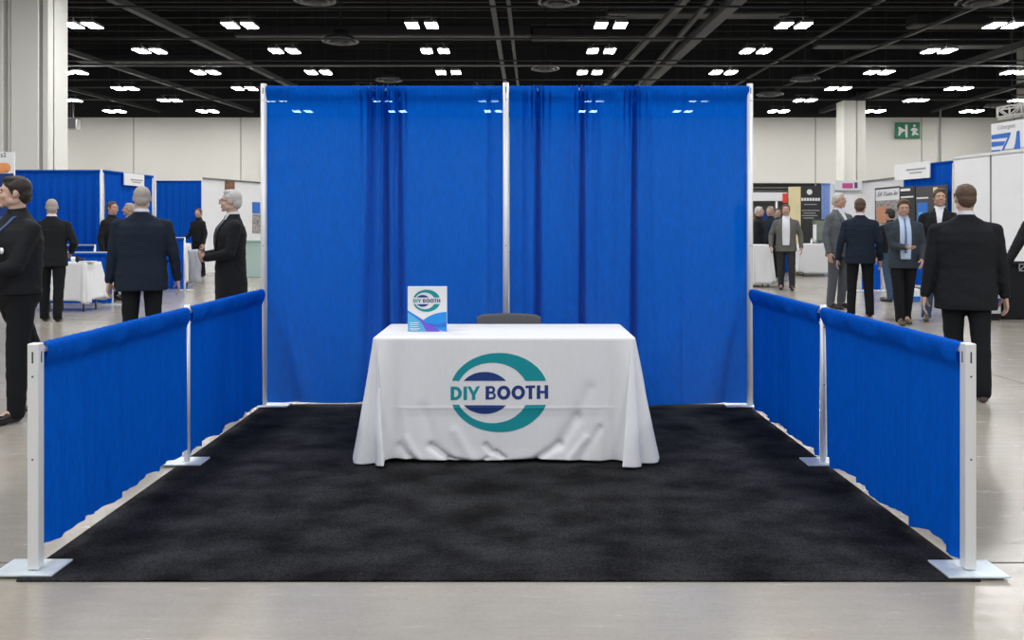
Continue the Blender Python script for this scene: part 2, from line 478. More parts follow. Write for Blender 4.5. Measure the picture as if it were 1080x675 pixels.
for py, xs, rn in ROWS:
    Y = FPX * HL / (VY - py)
    for i, px in enumerate(xs):
        if proto is None: o = proto = build_light()
        else: o = copy_tree(proto)
        o.location = (wx(px, Y), Y, CH + HL)
        tag(o, f'bright twin white high-bay ceiling light, {ORD[i]} in the {rn} row', 'ceiling light', 'twin high-bay ceiling lights')

# =================================================================== THE BOOTH
# carpet
CARP = bpy.data.materials.new('black_carpet'); CARP.use_nodes = True
nt = CARP.node_tree; b = nt.nodes['Principled BSDF']; N, L = nt.nodes.new, nt.links.new
tc = N('ShaderNodeTexCoord')
n1 = N('ShaderNodeTexNoise'); n1.inputs['Scale'].default_value = 4.5; n1.inputs['Detail'].default_value = 6
mp = N('ShaderNodeMapping'); mp.inputs['Scale'].default_value = (.8, 1.0, 1); L(tc.outputs['Object'], mp.inputs[0]); L(mp.outputs[0], n1.inputs['Vector'])
n2 = N('ShaderNodeTexNoise'); n2.inputs['Scale'].default_value = 130; n2.inputs['Detail'].default_value = 3; L(tc.outputs['Object'], n2.inputs['Vector'])
mu = N('ShaderNodeMath'); mu.operation = 'MULTIPLY'; L(n1.outputs['Fac'], mu.inputs[0]); L(n2.outputs['Fac'], mu.inputs[1])
cr = N('ShaderNodeValToRGB'); e = cr.color_ramp.elements
e[0].position = .15; e[0].color = (.003, .003, .004, 1); e[1].position = .40; e[1].color = (.036, .037, .041, 1)
L(mu.outputs[0], cr.inputs[0]); L(cr.outputs[0], b.inputs['Base Color'])
b.inputs['Roughness'].default_value = .95; b.inputs['Specular IOR Level'].default_value = .1
bp = N('ShaderNodeBump'); bp.inputs['Strength'].default_value = .9; bp.inputs['Distance'].default_value = .006
L(n2.outputs['Fac'], bp.inputs['Height']); L(bp.outputs['Normal'], b.inputs['Normal'])
bm = B(); box(bm, (-.052, 4.82, .005), (3.725, 3.215, .010), .003)
tag(obj('carpet', bm, CARP), 'black ribbed carpet covering the booth floor between the blue rails', 'carpet')

# uprights with base plates
def upright(name, x, y, h, w, plate, label, grp, square=True):
    """plate = (x0, x1, y0, y1) in world metres"""
    t = empty(name, (x, y, 0)); tag(t, label, 'pole', grp)
    px0, px1, py0, py1 = plate
    bm = B(); box(bm, ((px0 + px1) / 2 - x, (py0 + py1) / 2 - y, .0145), (px1 - px0, py1 - py0, .008), .002); obj('base_plate', bm, STEEL, t)
    bm = B(); tube(bm, (0, 0, .0185), (0, 0, .05), w * .36, seg=16); obj('base_pin', bm, ALU, t, True)
    bm = B()
    if square: box(bm, (0, 0, (h + .022) / 2), (w, w, h - .022), w * .13, seg=2)
    else: tube(bm, (0, 0, .022), (0, 0, h), w / 2, w / 2, seg=28)
    p = obj('pole', bm, ALU, t, True)
    p.modifiers.new('wn', 'WEIGHTED_NORMAL') if square else None
    bm = B()
    for a in range(4):
        c, s = math.cos(a * PI / 2), math.sin(a * PI / 2)
        q = w / 2
        box(bm, (c * q + s * .0, s * q, h - .055), (.004, .006, .045) if abs(c) > .5 else (.006, .004, .045), .0015)
    obj('slot', bm, SLOT, p)
    bm = B()
    for z_ in (h - .13, h * .5): tube(bm, (0, -w / 2 - .001, z_), (0, -w / 2 + .004, z_), .004, seg=8)
    obj('rivet', bm, SLOT, p)
    return t
XL, XR = -1.885, 1.805
YF, YM, YK = 3.295, 4.83, 6.36
RH = .912
gp = 'short rail poles at the booth sides'
upright('rail_pole', XL, YF, RH, .045, (-2.03, -1.79, 3.235, 3.395), 'short silver pole on flat base plate at the front left corner', gp)
upright('rail_pole', XR, YF, RH, .045, (1.69, 1.93, 3.22, 3.385), 'short silver pole on flat base plate at the front right corner', gp)
upright('rail_pole', XL, YM, RH + .01, .034, (-2.02, -1.78, 4.75, 4.91), 'short silver pole in the middle of the left blue rail', gp, False)
upright('rail_pole', XR, YM, RH + .01, .034, (1.69, 1.93, 4.74, 4.90), 'short silver pole in the middle of the right blue rail', gp, False)
gt = 'tall poles of the backdrop'
HT = 2.47
XBL, XBC, XBR = wx(276.5, YK - .04), wx(533.5, YK - .06), wx(792.5, YK - .04)
upright('backdrop_pole', XBL, YK, HT, .046, (XBL - .05, XBL + .19, YK - .06, YK + .12), 'tall silver pole at the left end of the backdrop', gt, False)
upright('backdrop_pole', XBC, YK - .045, HT, .046, (XBC - .12, XBC + .12, YK - .12, YK + .04), 'tall silver pole at the centre of the backdrop', gt, False)
upright('backdrop_pole', XBR, YK, HT, .046, (XBR - .19, XBR + .05, YK - .06, YK + .12), 'tall silver pole at the right end of the backdrop', gt, False)

def crossbar(p0, p1, label, grp):
    t = empty('crossbar', p0); tag(t, label, 'rod', grp)
    d = Vector(p1) - Vector(p0)
    bm = B(); tube(bm, d * .012, d * .5, .014, seg=16); obj('outer_tube', bm, ALU, t, True)
    bm = B(); tube(bm, d * .5, d * .988, .011, seg=16); obj('inner_tube', bm, ALU, t, True)
    for a, nm in ((.006, 'hook'), (.994, 'hook')):
        bm = B(); bar(bm, d * (a - .005), d * (a + .005), .006, .04); obj(nm, bm, ALU, t)
    return t
zr = RH - .03
crossbar((XL, YF + .024, zr), (XL, YM - .019, zr), 'crossbar inside the front left rail drape', 'rail crossbars')
crossbar((XL, YM + .019, zr), (XL, YK - .03, zr), 'crossbar inside the rear left rail drape', 'rail crossbars')
crossbar((XR, YF + .024, zr), (XR, YM - .019, zr), 'crossbar inside the front right rail drape', 'rail crossbars')
crossbar((XR, YM + .019, zr), (XR, YK - .03, zr), 'crossbar inside the rear right rail drape', 'rail crossbars')
zc = 2.425
crossbar((XBL + .025, YK, zc), (XBC - .022, YK, zc), 'crossbar inside the left backdrop drape', 'backdrop crossbars')
crossbar((XBC + .022, YK, zc), (XBR - .025, YK, zc), 'crossbar inside the right backdrop drape', 'backdrop crossbars')

def drape(name, p0, p1, ztop, ph, fold, hem, nu, nv, m, gather=None, xs=None, rad=.021):
    """a sheet with a rod pocket: back of the pocket, over the rod, down the front.
    fold(s, z): metres away from the viewer side; hem(s): bottom height; s = metres along"""
    p0 = Vector(p0); p1 = Vector(p1); d = p1 - p0; Ln = d.length; d.normalize()
    n = Vector((d.y, -d.x, 0))                       # towards the viewer side
    rows = []
    gz = gather or (lambda s, z: 0)
    ss = [Ln * j / nu for j in range(nu + 1)]
    zrod = ztop - rad
    def P(s, off, z, sx=0): return p0 + d * s + n * off + Vector((0, 0, z))
    for k in range(5):                               # back of the pocket, upwards
        z = ztop - ph + (ph - rad) * k / 5
        rows.append([P(s, -rad - .002 + gz(s, z) * .6, z) for s in ss])
    for k in range(7):                               # over the rod
        a = PI * k / 6
        rows.append([P(s, -math.cos(a) * (rad + .002 + gz(s, ztop)), zrod + math.sin(a) * (rad + gz(s, ztop) * .6)) for s in ss])
    for k in range(1, 9):                            # pocket front
        t = k / 8; z = zrod - (ph - rad) * t
        bul = rad * (1 - t * t * .8) + .003 * math.sin(PI * t)
        rows.append([P(s, bul + .004 + gz(s, z) - fold(s, z) * min(1, t * 1.6), z) for s in ss])
    for k in range(1, nv + 1):
        t = k / nv
        row = []
        for s in ss:
            zb = hem(s); z = (ztop - ph) + (zb - (ztop - ph)) * t
            bul = 0
            row.append(P(s, bul + gz(s, z) - fold(s, z) + .002, z))
        rows.append(row)
    bm = B(); grid(bm, rows)
    o = obj(name, bm, m, None, True)
    return o

# the two tall drapes; s measured in metres, pixel columns converted at the drape's distance
YD = YK
def spx(px, x0): return wx(px, YD) - x0
XD0, XD1 = wx(281, YD), XBC - .019
XD2, XD3 = XBC + .027, wx(789.5, YD)
def pleat(s, z, c_top, c_bot, w_top, w_bot, depth):
    k = (2.44 - z) / 2.4
    c = c_top + (c_bot - c_top) * k; w = w_top + (w_bot - w_top) * k
    q = (s - c) / w
    return depth * math.exp(-q * q) * (1 if k > .04 else max(.15, k / .04))
def foldL(s, z):
    k = max(0, (2.44 - z) / 2.4)
    f = .012 * math.sin(s * 7.5 + 1.0 + .5 * k) + .006 * math.sin(s * 19 + 2 * k)
    f += pleat(s, z, spx(406.5, XD0), spx(407.5, XD0), .011, .022, .17)
    f += pleat(s, z, spx(393, XD0), spx(386, XD0), .012, .055, .075)
    f += pleat(s, z, spx(421, XD0), spx(424, XD0), .012, .028, .08)
    f += pleat(s, z, spx(400, XD0), spx(396, XD0), .006, .02, .02)
    f -= pleat(s, z, spx(413, XD0), spx(415, XD0), .015, .03, .035)
    f -= pleat(s, z, spx(399, XD0), spx(399, XD0), .015, .03, .03)
    f += pleat(s, z, spx(516, XD0), spx(519, XD0), .012, .03, .02)
    for q_, w_, d_ in ((381, .006, .03), (388, .005, .045), (396, .006, .05), (402, .004, .04), (411, .004, .045), (417, .005, .05), (428, .006, .03)):
        f += d_ * math.exp(-((s - spx(q_, XD0)) / (w_ + .01 * k)) ** 2) * math.exp(-k / .22) * min(1, max(.2, k / .03))
    f += .03 * G(s, spx(275 + 32 * max(0, k - .45) * 2, XD0), .05) * max(0, (k - .5) * 2)
    return f
def gathL(s, z):
    k = max(0, 2.44 - z)
    a = .0014 + .010 * (G(s, spx(405, XD0), .13)) + .0015 * G(s, spx(455, XD0), .2)
    return a * (math.sin(s * 260 + 2 * math.sin(s * 31)) + .5 * math.sin(s * 143)) * math.exp(-k / (.10 + .12 * G(s, spx(405, XD0), .1)))
dl = drape('backdrop_drape', (XD0, YD, 0), (XD1, YD, 0), 2.455, .113, foldL, lambda s: .033 + .004 * math.sin(s * 5), 620, 60, BLUE, gathL)
tag(dl, 'tall royal blue drape left of the centre pole, pleats bunched in its middle', 'drape', 'tall backdrop drapes')
def foldR(s, z):
    k = max(0, (2.44 - z) / 2.4)
    f = .012 * math.sin(s * 6.5 + 2.2 + .4 * k) + .005 * math.sin(s * 17 + 1 + 2 * k)
    f += pleat(s, z, spx(567.5, XD2), spx(567, XD2), .013, .028, .17)
    f += pleat(s, z, spx(614.5, XD2), spx(613.5, XD2), .010, .026, .18)
    f += pleat(s, z, spx(670, XD2), spx(668.5, XD2), .011, .026, .18)
    f += pleat(s, z, spx(553, XD2), spx(551, XD2), .012, .03, .03)
    f += pleat(s, z, spx(630, XD2), spx(634, XD2), .014, .04, .02)
    f -= pleat(s, z, spx(603, XD2), spx(600, XD2), .03, .05, .03)
    f -= pleat(s, z, spx(655, XD2), spx(650, XD2), .04, .06, .03)
    f -= pleat(s, z, spx(683, XD2), spx(686, XD2), .02, .05, .025)
    for q_, w_, d_ in ((556, .005, .03), (561, .005, .04), (573, .005, .04), (580, .006, .03), (606, .005, .04), (611, .004, .04), (619, .005, .04), (626, .005, .03), (658, .005, .03), (664, .005, .045), (675, .005, .045), (682, .006, .03)):
        f += d_ * math.exp(-((s - spx(q_, XD2)) / (w_ + .01 * k)) ** 2) * math.exp(-k / .13) * min(1, max(.2, k / .03))
    f += .012 * G(s, spx(720, XD2), .02)
    f += .03 * G(s, spx(786 - 22 * max(0, k - .6) * 2.5, XD2), .03) * max(0, (k - .6) * 2)
    return f
def gathR(s, z):
    k = max(0, 2.44 - z)
    g = G(s, spx(567, XD2), .07) + G(s, spx(612, XD2), .08) + G(s, spx(668, XD2), .09)
    return (.0014 + .010 * g) * (math.sin(s * 255 + 2 * math.sin(s * 29)) + .5 * math.sin(s * 139)) * math.exp(-k / (.08 + .1 * g))
dr = drape('backdrop_drape', (XD2, YD, 0), (XD3, YD, 0), 2.455, .113, foldR, lambda s: .024 + .006 * math.sin(s * 4 + 1), 620, 60, BLUE, gathR)
tag(dr, 'tall royal blue drape right of the centre pole, with three dark folds', 'drape', 'tall backdrop drapes')

# hem stitching: a doubled strip along the bottom edge of each tall drape
def rail_drape(p0, p1, seed, hem, label, flip, amp=.016):
    rnd = random.Random(seed)
    ph = [rnd.uniform(0, 6.28) for _ in range(6)]
    def fold(s, z):
        k = max(0, (RH - z) / RH)
        return (amp * k ** .38 * (math.sin(s * 15 + ph[0] + .9 * math.sin(s * 5 + ph[1])) + .45 * math.sin(s * 33 + ph[2] + 1.2 * math.sin(s * 7 + ph[3])))
                + .004 * math.sin(s * 90 + ph[4]) * k) * flip
    def gath(s, z):
        k = max(0, RH - z)
        return (.0022 * math.sin(s * 170 + 3 * math.sin(s * 23 + ph[5])) + .0016 * math.sin(s * 95 + ph[0])) * math.exp(-k / .12)
    o = drape('rail_drape', p0, p1, RH - .002, .10, fold, hem, 420, 36, BLUE2, gath, rad=.024)
    tag(o, label, 'drape', 'low drapes hung on the side rails')
    return o
def hemf(base, amp, sd):
    rnd = random.Random(sd); a, b_, c = (rnd.uniform(0, 6.28) for _ in range(3))
    return lambda s: base + amp * (math.sin(s * 21 + a + .8 * math.sin(s * 5)) * .6 + .5 * math.sin(s * 9 + b_))
rail_drape((XL, YF + .034, 0), (XL, YM - .022, 0), 3, hemf(.083, .016, 1), 'low royal blue rail drape at the front left of the booth', 1, .019)
rail_drape((XL, YM + .022, 0), (XL, YK - .10, 0), 5, hemf(.055, .016, 2), 'low royal blue rail drape at the rear left, beside the backdrop', 1, .016)
rail_drape((XR, YM - .022, 0), (XR, YF + .034, 0), 8, hemf(.040, .015, 3), 'low royal blue rail drape at the front right of the booth', 1, .02)
rail_drape((XR, YK - .10, 0), (XR, YM + .022, 0), 11, hemf(.034, .014, 4), 'low royal blue rail drape at the rear right, beside the backdrop', 1, .02)

# =================================================================== TABLE
TX, TY0, TY1 = -.045, 4.81, 5.52
TA = .762; TZ = .727
TCY = (TY0 + TY1) / 2; TBh = (TY1 - TY0) / 2
t = empty('folding_table', (TX, TCY, 0)); tag(t, 'rectangular folding table hidden under the white printed tablecloth', 'table')
bm = B(); box(bm, (0, 0, TZ - .028), (TA * 2 - .02, TBh * 2 - .02, .035), .006); obj('tabletop', bm, WHITE, t)
for sx in (-1, 1):
    for sy in (-1, 1):
        bm = B(); tube(bm, (sx * .6, sy * .26, .012), (sx * .6, sy * .26, TZ - .05), .014); tube(bm, (sx * .6, sy * .26, .0105), (sx * .6, sy * .26, .03), .018)
        obj('leg', bm, MGREY, t, True)
    bm = B(); tube(bm, (sx * .6, -.26, .3), (sx * .6, .26, .3), .009); obj('brace', bm, MGREY, t, True)

# tablecloth -------------------------------------------------------
WR = [  # wrinkles on the front: (px0, py0, px1, py1, half-width m, depth m)
    (421, 472, 438, 487, .022, -.018), (438, 487, 466, 490, .016, -.012),
    (455, 470, 474, 484, .020, -.022), (474, 484, 510, 489, .012, -.018),
    (513, 470, 518, 476, .016, -.014), (505, 488, 514, 483, .010, -.010), (524, 477, 532, 483, .014, -.018), (534, 488, 566, 484, .012, -.014),
    (566, 484, 590, 468, .020, -.016), (590, 468, 608, 440, .030, -.014), (608, 440, 622, 410, .035, -.006),
    (612, 486, 632, 452, .020, -.010), (460, 470, 446, 430, .03, -.005), (425, 470, 412, 420, .03, -.006),
    (498, 485, 480, 455, .03, .006), (600, 484, 618, 462, .02, .008), (445, 488, 428, 462, .02, .006)]
WR = [(wx(a, TY0), wz(b_, TY0), wx(c, TY0), wz(d, TY0), w, h) for a, b_, c, d, w, h in WR]
ZCR = wz(430, TY0)
def front_extra(x, z):
    """height of the front face above its plane (towards the camera)"""
    y = 0
    for a, b_, c, d, w, h in WR:
        vx, vz = c - a, d - b_; L2 = vx * vx + vz * vz
        u = max(0, min(1, ((x - a) * vx + (z - b_) * vz) / L2))
        e = math.hypot(x - a - u * vx, z - b_ - u * vz)
        y += h * math.exp(-(e / w) ** 2)
    k = max(0, (TZ - z) / TZ)
    y += .005 * k * math.sin(x * 9 + 3 * z) + .002 * math.sin(x * 23 + 1) * k
    y += .0022 * G(z, ZCR, .005) - .004 * min(1, max(0, (ZCR - z) / .05)) * min(1, max(0, z / .1))
    y += .0012 * G(x, wx(522, TY0), .004)
    y += .0012 * G(x, wx(436, TY0), .004) + .0012 * G(x, wx(606, TY0), .004)
    return y
def ring(t_):
    """outline of the cloth at drop fraction t_ (0 top edge, 1 hem): list of (x, y, z)"""
    rad = .028 + .085 * t_
    a, b_ = TA + .014 * t_, TBh + .010 * t_
    pts = []
    segs = []
    nL, nS, nC = 190, 90, 26
    # start at the front left corner end, go right along the front
    for i in range(nL): segs.append(('f', -a + rad + (2 * a - 2 * rad) * i / nL))
    for i in range(nC): segs.append(('c', (a - rad, -b_ + rad), -PI / 2 + PI / 2 * i / nC))
    for i in range(nS): segs.append(('r', -b_ + rad + (2 * b_ - 2 * rad) * i / nS))
    for i in range(nC): segs.append(('c', (a - rad, b_ - rad), PI / 2 * i / nC))
    for i in range(nL): segs.append(('b', a - rad - (2 * a - 2 * rad) * i / nL))
    for i in range(nC): segs.append(('c', (-a + rad, b_ - rad), PI / 2 + PI / 2 * i / nC))
    for i in range(nS): segs.append(('l', b_ - rad - (2 * b_ - 2 * rad) * i / nS))
    for i in range(nC): segs.append(('c', (-a + rad, -b_ + rad), PI + PI / 2 * i / nC))
    tt = t_ ** 1.1
    for sgm in segs:
        k = sgm[0]
        if k == 'f': x, y, n = sgm[1], -b_, Vector((0, -1))
        elif k == 'b': x, y, n = sgm[1], b_, Vector((0, 1))
        elif k == 'r': x, y, n = a, sgm[1], Vector((1, 0))
        elif k == 'l': x, y, n = -a, sgm[1], Vector((-1, 0))
        else:
            an = sgm[2]; x = sgm[1][0] + rad * math.cos(an); y = sgm[1][1] + rad * math.sin(an); n = Vector((math.cos(an), math.sin(an)))
        # distance from the nearest corner, along x and along y
        ex, ey = a - abs(x), b_ - abs(y)
        z = TZ * (1 - t_)
        hemz = .028
        left = x < 0
        if k in 'fb':
            e = ex
            off = .115 * G(e, .05, .05) - .03 * G(e, .155, .04)
            if k == 'b': off += .012 * math.sin(x * 14)
            sx_ = (.085 if left else .115) * G(e, 0, .10)
            d = n * off * tt + Vector((-1 if left else 1, 0)) * sx_ * tt
        elif k in 'rl':
            e = ey
            off = (.10 if left else .13) * G(e, 0, .16) + .03 + .02 * math.cos(e * 26)
            d = n * off * tt + Vector((0, -1 if y < 0 else 1)) * .06 * G(e, 0, .06) * tt
        else:
            an = sgm[2]
            c_ = abs(math.sin(2 * an))
            aF = math.atan2(abs(math.cos(an)), abs(math.sin(an)))   # 0 on the front/back normal, 90 deg on the side
            off = (.115 if left else .135) - .065 * G(aF, .52 if left else .75, .20) + .012 * G(aF, .95, .2)
            d = n * off * tt
            if abs(math.cos(an)) < .999: d += Vector((0, -1 if y < 0 else 1)) * .03 * (1 - c_) * tt * 0
            z -= .012 * c_ * tt
        if k == 'f': z += .0
        X, Yv = x + d.x, y + d.y
        zz = hemz + (z) * (TZ - hemz) / TZ
        if k in 'fb': zz += tt * (.005 * math.sin(x * 8) - .022 * G(ex, .04, .035))
        if k == 'f':
            w = min(1, max(0, (ex - .10) / .08))
            Yv -= front_extra(TX + X, zz) * w
        pts.append((TX + X, TCY + Yv, zz))
    return pts
NT = 110
rings = []
for q in (.0, .25, .5, .75, .93):                        # top surface, from the middle line outwards
    o0 = ring(0)
    rings.append([(TX + (p[0] - TX) * (1 - .985 * (1 - q)), TCY + (p[1] - TCY) * (1 - .97 * (1 - q)), TZ + .006) for p in o0])
e0 = ring(0)
rings.append([(TX + (p[0] - TX) * .992, TCY + (p[1] - TCY) * .985, TZ + .0055) for p in e0])
rings.append([(TX + (p[0] - TX) * .998, TCY + (p[1] - TCY) * .996, TZ + .003) for p in e0])
for i in range(1, NT + 1): rings.append(ring(i / NT))
bm = B(); V = grid(bm, rings, True)
bm.faces.new(V[0])
cl = obj('tablecloth', bm, WCLOTH, None, True)
sd = cl.modifiers.new('cloth_thickness', 'SOLIDIFY'); sd.thickness = .0016; sd.offset = -1
tag(cl, 'white tablecloth with round teal and navy DIY BOOTH print, flaring at the corners', 'tablecloth')
# hem stitch
front_tri = BVHTree.FromPolygons([v.co.copy() for v in cl.data.vertices], [tuple(p.vertices) for p in cl.data.polygons])

def curve_bm(outlines):
    """filled 2D outlines (first is the outer, others holes, even-odd) -> bmesh in the xy plane"""
    c = bpy.data.curves.new('c', 'CURVE'); c.dimensions = '2D'; c.fill_mode = 'BOTH'
    for pts in outlines:
        s = c.splines.new('POLY'); s.points.add(len(pts) - 1)
        for i, p in enumerate(pts): s.points[i].co = (p[0], p[1], 0, 1)
        s.use_cyclic_u = True
    o = bpy.data.objects.new('c', c); COL.objects.link(o); bpy.context.view_layer.update()
    me = bpy.data.meshes.new_from_object(o.evaluated_get(bpy.context.evaluated_depsgraph_get()))
    b_ = bmesh.new(); b_.from_mesh(me)
    bpy.data.objects.remove(o); bpy.data.curves.remove(c); bpy.data.meshes.remove(me)
    return b_
def ell(cx, cy, rx, ry, n=96): return [(cx + rx * math.cos(2 * PI * i / n), cy + ry * math.sin(2 * PI * i / n)) for i in range(n)]
def clip(pts, test_y, keep_above):
    """Sutherland-Hodgman clip of a polygon against y = test_y"""
    out = []
    for i in range(len(pts)):
        a, b_ = pts[i], pts[(i + 1) % len(pts)]
        ia = (a[1] > test_y) == keep_above; ib = (b_[1] > test_y) == keep_above
        if ia: out.append(a)
        if ia != ib:
            u = (test_y - a[1]) / (b_[1] - a[1]); out.append((a[0] + u * (b_[0] - a[0]), test_y))
    return out
# logo drawn in units of 1/6.75 px of the photograph zoom (origin at its centre), y up
def LG(x, y): return (x - 448, 331 - y)
def ring_part(top):
    o_ = clip(ell(*LG(448, 330), 351, 282), 331 - (247 if top else 417), top)
    i_ = clip(ell(*LG(400, 333), 256, 215), 331 - (247 if top else 417), top)
    # crescent: outer arc there, inner arc back
    o_.sort(key=lambda p: p[0]); i_.sort(key=lambda p: p[0])
    return [o_ + i_[::-1]]
def cap_part(top): return [clip(ell(*LG(347, 333), 184, 150), 331 - (247 if top else 420), top)]
def rect(x0, y0, x1, y1): return [LG(x0, y0), LG(x1, y0), LG(x1, y1), LG(x0, y1)]
def arcp(cx, cy, rx, ry, a0, a1, n=20):
    return [LG(cx + rx * math.cos(R(a0 + (a1 - a0) * i / n)), cy - ry * math.sin(R(a0 + (a1 - a0) * i / n))) for i in range(n + 1)]
yt, yb, sw = 283, 379, 25
def letD(x0, x1):
    cy = (yt + yb) / 2; r_ = (yb - yt) / 2
    o_ = [LG(x0, yb), LG(x0, yt)] + arcp(x1 - r_, cy, r_, r_, 90, -90)
    i_ = [LG(x0 + sw, yb - sw * .85), LG(x0 + sw, yt + sw * .85)] + arcp(x1 - r_, cy, r_ - sw, r_ - sw * .85, 90, -90)
    return [o_, i_]
def letI(x0): return [rect(x0, yt, x0 + sw, yb)]
def letY(x0, x1):
    m_ = (x0 + x1) / 2
    return [[LG(x0, yt), LG(x0 + 24, yt), LG(m_, yt + 40), LG(x1 - 24, yt), LG(x1, yt), LG(m_ + sw / 2, yt + 60), LG(m_ + sw / 2, yb), LG(m_ - sw / 2, yb), LG(m_ - sw / 2, yt + 60)]]
def letB(x0, x1):
    my = (yt + yb) / 2 - 2; r1 = (my - yt) / 2 + 3; r2 = (yb - my) / 2 + 1
    o_ = [LG(x0, yb), LG(x0, yt)] + arcp(x1 - r1 - 5, yt + r1, r1, r1, 90, -70, 12) + arcp(x1 - r2, yb - r2, r2, r2, 70, -90, 12)
    h1 = [LG(x0 + sw, yt + 16)] + arcp(x1 - r1 - 7, yt + 16 + (my - 8 - yt - 16) / 2, 10, (my - 8 - yt - 16) / 2, 90, -90, 8) + [LG(x0 + sw, my - 8)]
    h2 = [LG(x0 + sw, my + 8)] + arcp(x1 - r2 - 1, my + 8 + (yb - 16 - my - 8) / 2, 10, (yb - 16 - my - 8) / 2, 90, -90, 8) + [LG(x0 + sw, yb - 16)]
    return [o_, h1, h2]
def letO(x0, x1):
    c_ = (x0 + x1) / 2, (yt + yb) / 2
    return [ell(*LG(*c_), (x1 - x0) / 2, (yb - yt) / 2 + 2, 48), ell(*LG(*c_), (x1 - x0) / 2 - sw - 1, (yb - yt) / 2 - sw + 3, 48)]
def letT(x0, x1):
    m_ = (x0 + x1) / 2
    return [[LG(x0, yt), LG(x1, yt), LG(x1, yt + 19), LG(m_ + sw / 2, yt + 19), LG(m_ + sw / 2, yb), LG(m_ - sw / 2, yb), LG(m_ - sw / 2, yt + 19), LG(x0, yt + 19)]]
def letH(x0, x1):
    my = (yt + yb) / 2
    return [[LG(x0, yt), LG(x0 + sw, yt), LG(x0 + sw, my - 9), LG(x1 - sw, my - 9), LG(x1 - sw, yt), LG(x1, yt), LG(x1, yb), LG(x1 - sw, yb), LG(x1 - sw, my + 9), LG(x0 + sw, my + 9), LG(x0 + sw, yb), LG(x0, yb)]]
LOGO = [('upper_ring_print', TEAL, [ring_part(True)]), ('lower_ring_print', TEAL, [ring_part(False)]),
        ('upper_disc_print', NAVY, [cap_part(True)]), ('lower_disc_print', NAVY, [cap_part(False)]),
        ('lettering_diy', TEAL, [letD(103, 183), letI(195), letY(222, 312)]),
        ('lettering_booth', NAVY, [letB(352, 425), letO(434, 528), letO(536, 632), letT(636, 705), letH(716, 797)])]
def logo_bm(shapes):
    full = bmesh.new()
    for s in shapes:
        b_ = curve_bm(s); me = bpy.data.meshes.new('x'); b_.to_mesh(me); b_.free(); full.from_mesh(me); bpy.data.meshes.remove(me)
    return full
for nm, m_, shapes in LOGO:
    b_ = logo_bm(shapes)
    for axis, lim in ((0, 360), (1, 290)):               # cut finely so the print can follow the cloth
        for q in range(-lim, lim + 1, 12):
            no = (1, 0, 0) if axis == 0 else (0, 1, 0)
            bmesh.ops.bisect_plane(b_, geom=b_.verts[:] + b_.edges[:] + b_.faces[:], plane_co=(q if axis == 0 else 0, q if axis == 1 else 0, 0), plane_no=no)
    k = TY0 / FPX / 6.75
    ca, sa = math.cos(R(1.1)), math.sin(R(1.1))
    for v in b_.verts:
        x, y = v.co.x, v.co.y
        if nm.startswith('lett'): x, y = x, y + x * .016
        X = wx(526.4, TY0) + x * k; Z = wz(414.0, TY0) + y * k
        loc, nr, idx, ds = front_tri.ray_cast(Vector((X, TY0 - .5, Z)), Vector((0, 1, 0)))
        v.co = Vector((X, loc.y - .0012, Z))
    obj(nm, b_, m_, cl)

# show card on the table --------------------------------------------
SY = 5.10
t = empty('sign_card', (wx(450.5, SY), SY, TZ + .007)); tag(t, 'small white DIY BOOTH sign box with blue and violet waves on the table', 'sign')
sw_, sh_ = 41.2 * SY / FPX, 47.3 * SY / FPX
bm = B(); box(bm, (0, .02, sh_ / 2), (sw_, .035, sh_), .0012); obj('board', bm, mat('white_card', (.84, .84, .85), .4), t)
def card(pts, name, m_, lay):
    bm = B()
    poly_prism(bm, [((x - 338) / 468 * sw_, (628 - y) / 540 * sh_) for x, y in pts], lambda x, z, d: (x, .0018 - lay * .0006 - d, z), .0006)
    return obj(name, bm, m_, t)
def qb(p0, p1, p2, n=14): return [((1 - u) ** 2 * p0[0] + 2 * u * (1 - u) * p1[0] + u * u * p2[0], (1 - u) ** 2 * p0[1] + 2 * u * (1 - u) * p1[1] + u * u * p2[1]) for u in [i / n for i in range(n + 1)]]
card(qb((105, 375), (230, 440), (330, 560)) + [(380, 627), (105, 627)], 'sky_wave', CYANP, 0)
card(qb((105, 372), (200, 430), (290, 490)) + qb((250, 500), (200, 460), (105, 400)), 'blue_wave', AZURE, 1)
card(qb((285, 495), (400, 400), (572, 392)) + [(572, 627), (400, 600)], 'azure_wave', AZURE, 1)
card(qb((350, 520), (460, 560), (572, 510)) + [(572, 560)] + qb((572, 575), (470, 590), (400, 560)), 'navy_wave', BLUEP, 2)
card(qb((190, 430), (260, 480), (330, 525)) + qb((360, 535), (430, 570), (490, 627)) + [(330, 627)] + qb((315, 600), (270, 500), (190, 430)), 'violet_wave', PURPLE, 3)
for x0, x1, y in ((135, 235, 518), (130, 240, 540), (135, 235, 565), (130, 250, 590), (140, 220, 606)):
    card([(x0, y), (x1, y), (x1, y + 8), (x0, y + 8)], 'caption_line', TEXTW, 4)
for nm, m_, shapes in LOGO:
    b_ = logo_bm(shapes)
    for v in b_.verts: v.co = Vector(((332 - 338 + v.co.x * .468) / 468 * sw_, .0002, (628 - 258 + v.co.y * .47) / 540 * sh_))
    obj(nm, b_, m_, t)

